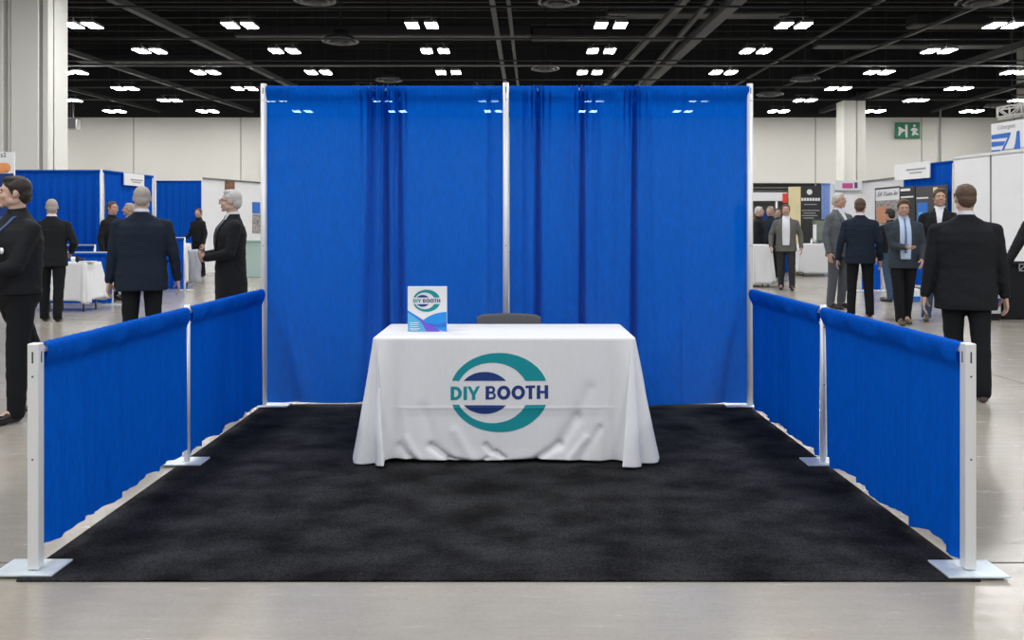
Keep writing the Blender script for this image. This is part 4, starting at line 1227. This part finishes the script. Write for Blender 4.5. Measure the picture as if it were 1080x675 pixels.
t = empty('side_cabinet', (wx(1051, 12.35), 12.35, 0)); tag(t, 'narrow pale cabinet with navy band between the large man and the black counter', 'cabinet')
cwid = wx(1055.5, 12.35) - wx(1046, 12.35)
bm = B(); box(bm, (0, .15, (ch_ + .1) / 2), (cwid, .3, ch_ - .1), .006); obj('body', bm, mat('cabinet_grey', (.5, .52, .56), .5), t)
bm = B(); box(bm, (0, .148, wz(318.5, 12.35)), (cwid + .012, .31, .11), .004); obj('navy_band', bm, NAVY, t)
bm = B(); box(bm, (0, .15, .05), (cwid * .9, .26, .1), .004); obj('plinth', bm, DARK, t)

# =================================================================== PEOPLE
SKIN = mat('skin', (.50, .30, .225), .55, 0, .35, var=(9, .08))
SKIN2 = mat('skin_fair', (.56, .37, .29), .55, 0, .35, var=(9, .08))
EYEW = mat('eye_white', (.75, .72, .70), .3)
EYED = mat('eye_dark', (.03, .02, .018), .25)
LIP = mat('lips', (.42, .16, .13), .5)
H_DARK = mat('hair_dark', (.022, .016, .012), .55, 0, .4, bump=(160, .6, .003))
H_BROWN = mat('hair_brown', (.085, .05, .03), .55, 0, .4, bump=(160, .6, .003))
H_GREY = mat('hair_grey', (.36, .33, .30), .6, 0, .4, bump=(160, .6, .003))
H_WHITE = mat('hair_silver', (.50, .49, .47), .6, 0, .4, bump=(160, .6, .003))
SHOE = mat('shoe_leather', (.018, .015, .014), .3, 0, .5)
SHOEB = mat('shoe_brown', (.09, .06, .04), .4, 0, .5)
C_BLACK = mat('suit_black', (.012, .013, .016), .85, 0, .2, bump=(220, .3, .0008))
C_BLACK2 = mat('shirt_black', (.010, .011, .014), .8, 0, .25, bump=(120, .3, .001))
C_NAVY = mat('suit_navy', (.012, .020, .036), .85, 0, .2, bump=(220, .3, .0008))
C_SLATE = mat('suit_slate', (.035, .045, .06), .85, 0, .2, bump=(220, .3, .0008))
C_GREY = mat('suit_grey', (.105, .115, .13), .85, 0, .2, bump=(220, .3, .0008))
C_TAUPE = mat('jacket_taupe', (.12, .12, .11), .85, 0, .2, bump=(220, .3, .0008))
C_TROU = mat('trouser_black', (.008, .009, .011), .85, 0, .2)
C_TROUG = mat('trouser_grey', (.10, .11, .125), .85, 0, .2)
C_TROUC = mat('trouser_charcoal', (.035, .035, .037), .85, 0, .2)
C_JEANS = mat('denim', (.05, .085, .15), .85, 0, .2, var=(20, .15))
C_SHIRT = mat('shirt_white', (.68, .70, .76), .7, 0, .3)
C_SHIRTB = mat('shirt_light_blue', (.46, .56, .74), .7, 0, .3)
C_TIE = mat('tie_blue', (.10, .17, .36), .5, 0, .4)
C_TIED = mat('tie_dark', (.03, .04, .07), .5, 0, .4)
GLASSM = mat('spectacle_frame', (.04, .04, .045), .35, .4)

def remeshed(name, bm, voxel, m, parent, smooth=2, post=None, dec=None):
    """melt overlapping closed volumes into one continuous surface"""
    me = bpy.data.meshes.new('tmp'); bm.to_mesh(me); bm.free()
    o = bpy.data.objects.new('tmp', me); COL.objects.link(o)
    r_ = o.modifiers.new('r', 'REMESH'); r_.mode = 'VOXEL'; r_.voxel_size = voxel; r_.use_smooth_shade = True
    if smooth:
        s_ = o.modifiers.new('s', 'SMOOTH'); s_.factor = .5; s_.iterations = smooth
    bpy.context.view_layer.update()
    dg = bpy.context.evaluated_depsgraph_get()
    nm = bpy.data.meshes.new_from_object(o.evaluated_get(dg)); nm.name = name
    bpy.data.objects.remove(o); bpy.data.meshes.remove(me)
    if post:
        for v in nm.vertices: v.co = post(v.co)
    nm.materials.clear(); nm.materials.append(m)
    for p in nm.polygons: p.use_smooth = True; p.material_index = 0
    return link(bpy.data.objects.new(name, nm), parent)

def ik(S, Wt, l1, l2, hint):
    d = Wt - S; L_ = min(d.length, (l1 + l2) * .999); dn = d.normalized()
    a = (l1 * l1 - l2 * l2 + L_ * L_) / (2 * L_); h = math.sqrt(max(0, l1 * l1 - a * a))
    hn = (hint - dn * hint.dot(dn)).normalized()
    return S + dn * a + hn * h, S + dn * L_

def add_hand(bm, Wr, d, n, s, curl, hs=1.0):
    """Wr wrist, d finger direction, n palm normal (fingers curl towards it), s thumb side"""
    d = d.normalized(); n = (n - d * n.dot(d)).normalized(); s = (s - d * s.dot(d) - n * s.dot(n)).normalized()
    for q in (-.030, -.010, .010, .030):
        cap(bm, Wr + d * .012 + s * q * .62, .0155 * hs, Wr + d * .088 + s * q, .0125 * hs, 10, 1)
    cap(bm, Wr - d * .02, .026 * hs, Wr + d * .02, .024 * hs, 12, 2)
    for q, ln in ((.031, .072), (.0105, .082), (-.0105, .076), (-.030, .058)):
        p = Wr + d * .088 + s * q; a = 0; r_ = .0098 * hs
        for f, c in ((.45, .55), (.30, .75), (.25, .55)):
            a += c * curl
            dd = d * math.cos(a) + n * math.sin(a)
            p2 = p + dd * ln * f; cap(bm, p, r_, p2, r_ * .92, 8, 1); p = p2; r_ *= .92
    p = Wr + d * .022 + s * .026
    t1 = (d * .62 + s * .66 + n * .42).normalized(); t2 = (d * .85 + s * .12 + n * .5).normalized()
    p1 = p + t1 * .042; p2 = p1 + t2 * .030; p3 = p2 + (t2 + n * .3 * curl).normalized() * .026
    cap(bm, p, .015 * hs, p1, .012 * hs, 10, 1); cap(bm, p1, .012 * hs, p2, .0105 * hs, 8, 1); cap(bm, p2, .0105 * hs, p3, .0095 * hs, 8, 1)

def loft(bm, rows):
    """rows: (z, half width, half depth, y centre)"""
    pts = []
    n = 36
    for z, hw, hd, yc in rows:
        r_ = []
        for i in range(n):
            a = 2 * PI * i / n; c, s = math.cos(a), math.sin(a); e = .8
            r_.append((math.copysign(abs(c) ** e, c) * hw, yc + math.copysign(abs(s) ** e, s) * hd, z))
        pts.append(r_)
    V = grid(bm, pts, True)
    bm.faces.new(V[0][::-1]); bm.faces.new(V[-1])

HP = Vector((0, .015, 1.53))                              # neck pivot of the head
def person(x, y, rot, height, label, suit, trousers, hair, skin=None, shirt=None, tie=None, yaw=0, tilt=0, lw=None, rw=None,
           lfoot=None, rfoot=None, shoe=None, coat=.80, style='closed', hairstyle='short', glasses=False, girth=1.0, palm_l=None, palm_r=None,
           curl=(.45, .45), beard=None, name='person', vox=.007, elbow_l=None, elbow_r=None, lean=0.0):
    sc = height / 1.78
    skin = skin or SKIN; shoe = shoe or SHOE
    t = empty(name, (x, y, 0), R(rot)); t.scale = (sc, sc, sc)
    tag(t, label, 'person')
    V = Vector
    lw = V(lw) if lw else V((.265, -.05, .86)); rw = V(rw) if rw else V((-.265, -.05, .86))
    lf = V(lfoot) if lfoot else V((.11, .02, 0)); rf = V(rfoot) if rfoot else V((-.11, .02, 0))
    SL, SR = V((.180 * girth, .0, 1.405)), V((-.180 * girth, .0, 1.405))
    el, lw = ik(SL, lw, .295, .27, V(elbow_l) if elbow_l else V((.5, .9, 0)))
    er, rw = ik(SR, rw, .295, .27, V(elbow_r) if elbow_r else V((-.5, .9, 0)))
    HLp, HRp = V((.095, .0, .93)), V((-.095, .0, .93))
    AL, AR = lf + V((0, .04, .085)), rf + V((0, .04, .085))
    kl, AL = ik(HLp, AL, .43, .418, V((.12, -1, 0)))
    kr, AR = ik(HRp, AR, .43, .418, V((-.12, -1, 0)))
    MH = Matrix.Translation(HP) @ Matrix.Rotation(R(yaw), 4, 'Z') @ Matrix.Rotation(R(tilt), 4, 'X') @ Matrix.Translation(-HP)
    # ---- body: one continuous surface
    bm = B()
    hb_ = B()
    ball(hb_, (0, .014, 1.685), (.0755, .096, .094), sub=3)
    ball(hb_, (0, -.030, 1.635), (.060, .062, .075), sub=3)
    ball(hb_, (0, -.022, 1.600), (.052, .066, .045), sub=3)
    ball(hb_, (0, -.074, 1.572), (.022, .020, .018))
    for s in (-1, 1):
        ball(hb_, (s * .036, -.066, 1.635), (.024, .022, .024))
        ball(hb_, (s * .030, -.082, 1.692), (.030, .012, .010))
        ball(hb_, (s * .0765, .012, 1.655), (.009, .020, .031))
        ball(hb_, (s * .052, .0, 1.60), (.016, .045, .028))
    cap(hb_, (0, -.088, 1.680), .0085, (0, -.110, 1.645), .0125, 10)
    for s in (-1, 1): ball(hb_, (s * .012, -.100, 1.640), .009)
    ball(hb_, (0, -.088, 1.609), (.024, .010, .0065)); ball(hb_, (0, -.086, 1.598), (.021, .010, .0065))
    hb_.transform(MH)
    tmp = bpy.data.meshes.new('x'); hb_.to_mesh(tmp); hb_.free(); bm.from_mesh(tmp); bpy.data.meshes.remove(tmp)
    cap(bm, (0, .02, 1.44), .062, MH @ V((0, .022, 1.60)), .054, 20, 3)
    loft(bm, [(.84, .12, .09, .01), (.93, .15, .11, .01), (1.08, .135, .095, 0), (1.28, .15, .10, 0), (1.40, .13, .09, .005), (1.48, .07, .06, .01)])
    for S, E, Wr in ((SL, el, lw), (SR, er, rw)):
        cap(bm, V((S.x * .5, 0, 1.40)), .055, S, .052, 14, 2)
        cap(bm, S, .050, E, .040); cap(bm, E, .040, Wr, .027)
    for S, K_, A in ((HLp, kl, AL), (HRp, kr, AR)):
        cap(bm, S, .085, K_, .055); cap(bm, K_, .055, A, .036)
        cap(bm, A - V((0, 0, .01)), .034, A + V((0, -.12, -.045)), .026)
    for Wr, E, pn, sgn, cu in ((lw, el, palm_l, 1, curl[0]), (rw, er, palm_r, -1, curl[1])):
        d = (Wr - E).normalized()
        n = V(pn) if pn else V((-sgn, .1, 0))
        s = d.cross(n) * (1 if sgn > 0 else -1)
        if pn is None and s.y > 0: s = -s
        if pn is not None and s.z < 0: s = -s
        add_hand(bm, Wr, d, n, s, cu)
    remeshed('body', bm, vox * .86, skin, t, 1)
    # ---- eyes, mouth
    for s in (-1, 1):
        bm = B(); ball(bm, MH @ V((s * .030, -.0825, 1.671)), (.0125, .008, .0075), MH.to_3x3()); e_ = obj('eye', bm, EYEW, t, True)
        bm = B(); ball(bm, MH @ V((s * .030, -.089, 1.671)), (.0055, .003, .0055), MH.to_3x3()); obj('iris', bm, EYED, e_, True)
        bm = B(); cap(bm, MH @ V((s * .016, -.0935, 1.690)), .0036, MH @ V((s * .046, -.084, 1.692)), .0028, 8); obj('eyebrow', bm, hair, t, True)
    bm = B(); cap(bm, MH @ V((-.018, -.094, 1.604)), .0042, MH @ V((.018, -.094, 1.604)), .0042, 8); obj('mouth', bm, LIP, t, True)
    # ---- hair
    bm = B()
    if hairstyle == 'short':
        ball(bm, (0, .024, 1.700), (.0815, .095, .089), sub=3); ball(bm, (0, .062, 1.650), (.070, .058, .068), sub=3)
        ball(bm, (.006, -.012, 1.755), (.056, .054, .029), sub=3)
        for s in (-1, 1): cap(bm, (s * .073, -.022, 1.70), .012, (s * .0745, -.010, 1.655), .007, 8)
    elif hairstyle == 'full':
        ball(bm, (0, .024, 1.704), (.0835, .097, .090), sub=3); ball(bm, (0, .062, 1.650), (.071, .058, .072), sub=3)
        ball(bm, (.008, -.014, 1.760), (.060, .056, .030), sub=3)
        for s in (-1, 1): cap(bm, (s * .075, -.020, 1.71), .016, (s * .077, -.008, 1.655), .008, 8)
    else:                                                # cropped and thinning
        ball(bm, (0, .028, 1.697), (.0785, .088, .0865), sub=3); ball(bm, (0, .062, 1.640), (.066, .052, .058), sub=3)
    bm.transform(MH)
    def hz_(co):
        return co + V((noise.noise(co * 40), noise.noise(co * 40 + V((5, 0, 0))), noise.noise(co * 40 + V((0, 7, 0))))) * .0022
    remeshed('hair', bm, .006, hair, t, 1, hz_)
    if glasses:
        bm = B()
        for s in (-1, 1):
            pts = [MH @ V((s * .031 + .021 * math.cos(a), -.106, 1.670 + .0155 * math.sin(a))) for a in [2 * PI * i / 16 for i in range(16)]]
            for i in range(16): tube(bm, pts[i], pts[(i + 1) % 16], .0016, seg=6)
            tube(bm, MH @ V((s * .052, -.106, 1.674)), MH @ V((s * .079, .01, 1.668)), .0018, seg=6)
        tube(bm, MH @ V((-.011, -.107, 1.673)), MH @ V((.011, -.107, 1.673)), .0018, seg=6)
        obj('glasses', bm, GLASSM, t, True)
    # ---- trousers
    bm = B()
    loft(bm, [(.80, .150, .105, .012), (.90, .168 * girth, .125 * girth, .012), (1.04, .155 * girth, .115 * girth, .0)])
    for S, K_, A in ((HLp, kl, AL), (HRp, kr, AR)):
        S2 = S + V((0, .005, -.02))
        cap(bm, S2, .100, K_ + V((0, .008, 0)), .074, 18); cap(bm, K_ + V((0, .008, 0)), .074, A + V((0, .006, .02)), .062, 18)
        cap(bm, A + V((0, .006, .02)), .062, A + V((0, .0, -.03)), .064, 18)
    def tp(co):
        z = max(co.z, .035); w = .004 * noise.noise(V((co.x * 9, co.y * 9, co.z * 16)))
        return V((co.x + w, co.y + w, z))
    remeshed('trousers', bm, .012, trousers, t, 2, tp)
    # ---- shoes
    for A, f in ((AL, lf), (AR, rf)):
        bm = B()
        cap(bm, f + V((0, .055, .040)), .038, f + V((0, -.03, .045)), .042, 14); cap(bm, f + V((0, -.03, .040)), .040, f + V((0, -.155, .026)), .033, 14)
        ball(bm, f + V((0, -.165, .028)), (.042, .045, .028)); cap(bm, f + V((0, .04, .05)), .036, A + V((0, -.005, .02)), .036, 12)
        fz = f.z
        bm2_top = fz
        def sp(co, fz=fz): return V((co.x, co.y, max(co.z, fz + .002)))
        s_ = remeshed('shoe', bm, .008, shoe, t, 1, sp)
    # ---- jacket / coat
    g = girth
    rows = [(coat, .205 * g, .140 * g, .012), ((coat + 1.06) / 2, .202 * g, .138 * g, .008), (1.08, .188 * g, .128 * g, .0), (1.22, .200 * g, .134 * g, -.002), (1.31, .206 * g, .134 * g, .002),
            (1.385, .190 * g, .120 * g, .008), (1.440, .152 * g, .096, .016), (1.480, .110 * g, .078, .022), (1.512, .078, .068, .026), (1.530, .070, .066, .028)]
    if style == 'shirt': rows[0] = (.92, .180 * g, .128 * g, .006); rows[1] = (1.0, .182 * g, .128 * g, .004)
    torso = B(); loft(torso, rows)
    tm = bpy.data.meshes.new('x'); torso.to_mesh(tm); torso.free()
    bvh = BVHTree.FromPolygons([v.co.copy() for v in tm.vertices], [tuple(p.vertices) for p in tm.polygons])
    bm = B(); bm.from_mesh(tm)
    for S, E, Wr in ((SL, el, lw), (SR, er, rw)):
        sx = 1 if S.x > 0 else -1
        cap(bm, V((S.x * .55, .010, 1.415)), .062, S + V((sx * .008, 0, -.012)), .066, 18, 3)
        cap(bm, S + V((sx * .008, 0, -.012)), .066, E, .056, 18, 3)
        W2 = Wr + (E - Wr).normalized() * .012
        cap(bm, E, .056, W2, .043, 18, 2)
    def jp(co):
        w = .006 * noise.noise(V((co.x * 7, co.y * 7, co.z * 13))) + .003 * noise.noise(co * 30)
        return co + V((w, w, 0))
    jk = remeshed('shirt' if style == 'shirt' else 'jacket', bm, .010, suit, t, 3, jp)
    jv = BVHTree.FromPolygons([v.co.copy() for v in jk.data.vertices], [tuple(p.vertices) for p in jk.data.polygons])
    def fy(x_, z_, lift):
        h_ = bvh.ray_cast(V((x_, -1, z_)), V((0, 1, 0)))[0]
        return (h_.y if h_ else -.1) - lift
    def front_piece(nm, fx, z0, z1, m_, lift, nz=26, nx=12, th=.004, parent=t):
        """patch on the chest between fx(z) = (xa, xb)"""
        b2 = B(); A_, C_ = [], []
        for i in range(nz + 1):
            z_ = z0 + (z1 - z0) * i / nz; xa, xb = fx(z_); ra, rb = [], []
            for j in range(nx + 1):
                x_ = xa + (xb - xa) * j / nx; y_ = fy(x_, z_, lift)
                ra.append((x_, y_, z_)); rb.append((x_, y_ + th + lift, z_))
            A_.append(ra); C_.append(rb)
        a = grid(b2, A_); c = grid(b2, C_)
        for i in range(nz):
            for j in (0, nx): b2.faces.new((a[i][j], a[i + 1][j], c[i + 1][j], c[i][j]))
        for j in range(nx):
            for i in (0, nz): b2.faces.new((a[i][j], a[i][j + 1], c[i][j + 1], c[i][j]))
        return obj(nm, b2, m_, parent, True)
    if shirt is not None and style in ('closed', 'open'):
        zlow = 1.12 if style == 'closed' else .93
        wtop = .050 if style == 'closed' else .062
        wlow = .004 if style == 'closed' else .075
        def vx(z_):
            u = (z_ - zlow) / (1.50 - zlow); w = wlow + (wtop - wlow) * (u ** .9 if u > 0 else 0)
            if style == 'open': w = .07 + .012 * math.sin(u * 3)
            return (-w, w)
        sh = front_piece('shirt', vx, zlow, 1.526, shirt, .008)
        if tie is not None:
            front_piece('tie', lambda z_: (-.010 - .018 * (1.49 - z_), .010 + .018 * (1.49 - z_)), max(zlow + .04, 1.02), 1.515, tie, .013, nx=4, parent=t)
        for s in (-1, 1):
            def lx(z_, s=s):
                a, b2 = vx(z_); w = b2 if s > 0 else -a
                u = max(0, min(1, (z_ - zlow) / (1.50 - zlow)))
                ww = .006 + .046 * math.sin(min(1, u * 1.25) * PI * .62) * (1 if u < .72 else max(.3, 1 - (u - .72) * 2.4))
                lo, hi = w - .004, w + ww
                return (lo, hi) if s > 0 else (-hi, -lo)
            front_piece('lapel', lx, zlow, 1.47, suit, .0125, nx=5)
        if style == 'closed':
            for z_ in (1.08, .98):
                b2 = B(); ball(b2, (.0, fy(0, z_, .006), z_), (.008, .004, .008)); obj('button', b2, DGREY, t, True)
    # collar ring seen at the neck
    ring_m = shirt if shirt is not None else suit
    bm = B(); pts = []
    for r_, z_ in ((.069, 1.490), (.0665, 1.545), (.0625, 1.552), (.060, 1.545), (.060, 1.49)):
        pts.append([(r_ * math.cos(2 * PI * i / 28), .022 + r_ * .98 * math.sin(2 * PI * i / 28), z_ + (.010 * math.sin(2 * PI * i / 28))) for i in range(28)])
    grid(bm, pts + [pts[0]], True); obj('collar', bm, ring_m, t, True)
    for Wr, E in ((lw, el), (rw, er)):
        if shirt is None: break
        d = (E - Wr).normalized()
        bm = B(); tube(bm, Wr - d * .004, Wr + d * .04, .036, .038, 18); obj('cuff', bm, shirt, t, True)
    t['fy'] = 0; del t['fy']
    bpy.data.meshes.remove(tm)
    return t, dict(lw=lw, rw=rw, el=el, er=er, fy=fy, MH=MH, piece=front_piece)

# ---- left side
p, q = person(wx(15, 6.0), 6.0, -30, 1.735, 'dark-haired man in a black shirt with blue lanyard, walking left at the left edge', C_BLACK2, C_TROU, H_DARK, skin=SKIN2,
              yaw=-32, style='shirt', rw=(-.05, -.30, 1.13), lw=(.06, -.32, 1.06), palm_l=(-1, .2, .2), palm_r=(1, .2, .3), lfoot=(.16, -.12, 0), rfoot=(-.10, .34, .0), girth=1.16,
              curl=(.9, .9), vox=.006, hairstyle='full', elbow_r=(-.6, .5, -.4), elbow_l=(.8, .8, -.3))
LANY = mat('lanyard_blue', (.03, .08, .20), .6)
for s in (-1, 1):
    q['piece']('lanyard', lambda z_, s=s: tuple(sorted((s * (.008 + .26 * (z_ - 1.20) - .011), s * (.008 + .26 * (z_ - 1.20) + .011)))), 1.20, 1.49, LANY, .012, nx=3)
bm = B(); box(bm, (0, q['fy'](0, 1.15, .022), 1.15), (.085, .006, .11), .002); obj('name_badge', bm, mat('badge_blue', (.05, .12, .35), .4), p)
bm = B(); y_ = q['fy'](.12, 1.24, .010); tube(bm, (.12, y_, 1.24), (.12, y_ - .006, 1.24), .024, seg=24); obj('round_pin', bm, TEXTW, p, True)
M_ = p.matrix_basis
ph_ = Vector(q['rw']) + Vector((.03, -.10, .03))
bm = B(); box(bm, (0, 0, 0), (.07, .012, .14), .004); box(bm, (0, -.0065, 0), (.062, .001, .125))
o = obj('phone', bm, mat('phone_white', (.6, .6, .6), .3), None)
bpy.context.view_layer.update()
wpt = p.matrix_basis @ ph_
o.location = wpt; o.rotation_euler = (R(-30), 0, R(-42)); tag(o, 'pale phone held by the man with the blue lanyard', 'phone')

person(wx(55, 12.3), 12.3, 198, 1.80, 'grey-haired man in a black suit seen from behind, beside the small left table', C_BLACK, C_TROU, H_GREY, yaw=10, shirt=C_SHIRT, hairstyle='crop',
       lw=(.20, -.22, 1.02), rw=(-.22, -.20, 1.0), lfoot=(.10, -.05, 0), rfoot=(-.10, .12, 0), girth=1.02)
person(wx(119, 15.7), 15.7, 70, 1.87, 'dark-haired person in black facing right behind the bald man', C_BLACK, C_TROU, H_BROWN, yaw=-5, shirt=None, style='shirt', vox=.009)
person(wx(136, 16.3), 16.3, -40, 1.86, 'fair-haired person mostly hidden behind the bald man', C_SLATE, C_TROUC, H_GREY, yaw=-25, shirt=C_SHIRT, vox=.009)
person(wx(150, 8.2), 8.2, 197, 1.78, 'large balding man in a black suit seen from behind at left', C_NAVY, C_TROU, H_GREY, skin=SKIN2, yaw=4, shirt=C_SHIRT, hairstyle='crop', girth=1.17,
       lw=(.30, -.02, .84), rw=(-.32, -.06, .86), vox=.006, coat=.76)
p, q = person(wx(243, 8.75), 8.75, -58, 1.765, 'silver-haired man in glasses and dark overcoat facing left, holding white papers', C_BLACK, C_TROU, H_WHITE, skin=SKIN2, yaw=-22, shirt=C_SHIRT, tie=C_TIED,
              glasses=True, coat=.52, rw=(-.05, -.25, 1.10), lw=(.07, -.27, 1.07), palm_l=(-1, .1, .3), palm_r=(1, .1, .3), girth=1.12, vox=.006, curl=(1.0, 1.0), hairstyle='full', elbow_r=(-.6, .7, -.4), elbow_l=(.8, .8, -.3))
wpt = p.matrix_basis @ (Vector((.00, -.36, 1.0)))
bm = B()
fr_ = []
for i in range(11):
    z = .16 - .34 * i / 10
    fr_.append([(-.075 + .15 * j / 8 * (1 - .1 * math.sin(i)), .012 * math.sin(j * 1.3 + i * .4), z) for j in range(9)])
grid(bm, fr_); o = obj('papers', bm, mat('paper_white', (.62, .64, .70), .7), None, True); o.modifiers.new('s', 'SOLIDIFY').thickness = .012
o.location = wpt; o.rotation_euler = (R(6), 0, R(-20)); tag(o, 'white folded papers held by the man in glasses', 'papers')
person(wx(209, 23.5), 23.5, -30, 1.93, 'distant person in black standing left of the man in glasses', C_BLACK, C_TROU, H_BROWN, shirt=None, style='shirt', yaw=20, vox=.010, rw=(-.20, -.25, 1.0),
       coat=.7, palm_r=(1, 0, 0))
# ---- right side
person(wx(829, 18.5), 18.5, -18, 1.90, 'man in an open taupe jacket and white shirt walking towards the booth', C_TAUPE, C_TROUC, H_BROWN, shirt=C_SHIRT, style='open', girth=1.04, vox=.009,
       lfoot=(.12, -.06, 0), rfoot=(-.10, .10, 0), lw=(.30, -.04, .88), rw=(-.30, -.10, .90))
person(wx(885, 14.2), 14.2, 25, 1.97, 'tall grey-haired man in a grey suit facing the navy-suited man', C_GREY, C_TROUG, H_WHITE, shirt=C_SHIRT, girth=1.04, yaw=15, vox=.008,
       lw=(.08, -.30, 1.06), palm_l=(-1, 0, .2), glasses=False)
person(wx(907, 12.95), 12.95, 164, 1.83, 'man in a navy suit seen from behind, between the grey suit and the lavender shirt', C_NAVY, C_TROU, H_BROWN, shirt=C_SHIRT, girth=1.06, yaw=-12, vox=.008,
       lfoot=(.13, 0, 0), rfoot=(-.13, .02, 0), lw=(.31, -.03, .86), rw=(-.29, -.03, .86))
person(wx(938, 15.6), 15.6, 200, 1.74, 'dark-haired person in jeans partly hidden behind the navy-suited man', C_BLACK2, C_JEANS, H_DARK, style='shirt', vox=.009, rfoot=(-.12, -.15, 0), lfoot=(.13, .12, 0))
person(wx(953, 11.9), 11.9, -14, 1.78, 'man in a dark slate suit and light blue shirt looking at his raised hand', C_SLATE, C_TROU, H_BROWN, shirt=C_SHIRTB, tie=C_TIE, style='open', yaw=-4, tilt=10, vox=.007,
       rw=(-.02, -.30, 1.10), palm_r=(0, .3, 1), lfoot=(.07, .12, 0), rfoot=(-.06, -.10, 0), girth=1.05, lw=(.20, -.20, .92), shoe=SHOEB, hairstyle='full')
person(wx(991, 12.3), 12.3, -28, 1.95, 'tall man in a black jacket and jeans just left of the large man in black', C_BLACK, C_JEANS, H_BROWN, shirt=C_SHIRT, yaw=10, vox=.008, rw=(-.22, -.22, .95), girth=1.0,
       shoe=SHOEB, rfoot=(-.16, -.05, 0), hairstyle='full')
person(wx(1018, 6.75), 6.75, 160, 1.72, 'large man in a black suit seen from behind beyond the right rail', C_BLACK, C_TROU, H_BROWN, skin=SKIN2, shirt=C_SHIRT, girth=1.16, yaw=6, vox=.006, hairstyle='short',
       lfoot=(.08, .02, 0), rfoot=(-.10, .16, 0), lw=(.305, .0, .83), rw=(-.30, -.03, .84), shoe=SHOEB, coat=.74)
person(wx(1104, 9.4), 9.4, 172, 1.80, 'person in black whose sleeve and hand reach in at the right edge', C_BLACK2, C_TROU, H_DARK, vox=.008, lw=(.47, -.05, .80), rw=(-.25, 0, .84), style='shirt')
for px, Y, hh, rot, lab, hr, su in ((801, 21.6, 1.93, 60, 'grey-haired person in black just right of the backdrop pole', H_WHITE, C_BLACK), (812, 22.6, 1.96, -50, 'fair-haired person in dark clothes under the white header', H_GREY, C_NAVY),
                                (820.5, 23.3, 1.93, -20, 'brown-haired person under the red square sign', H_BROWN, C_SLATE)):
    person(wx(px, Y), Y, rot, hh, lab, su, C_TROU, hr, shirt=None, style='shirt', vox=.011)
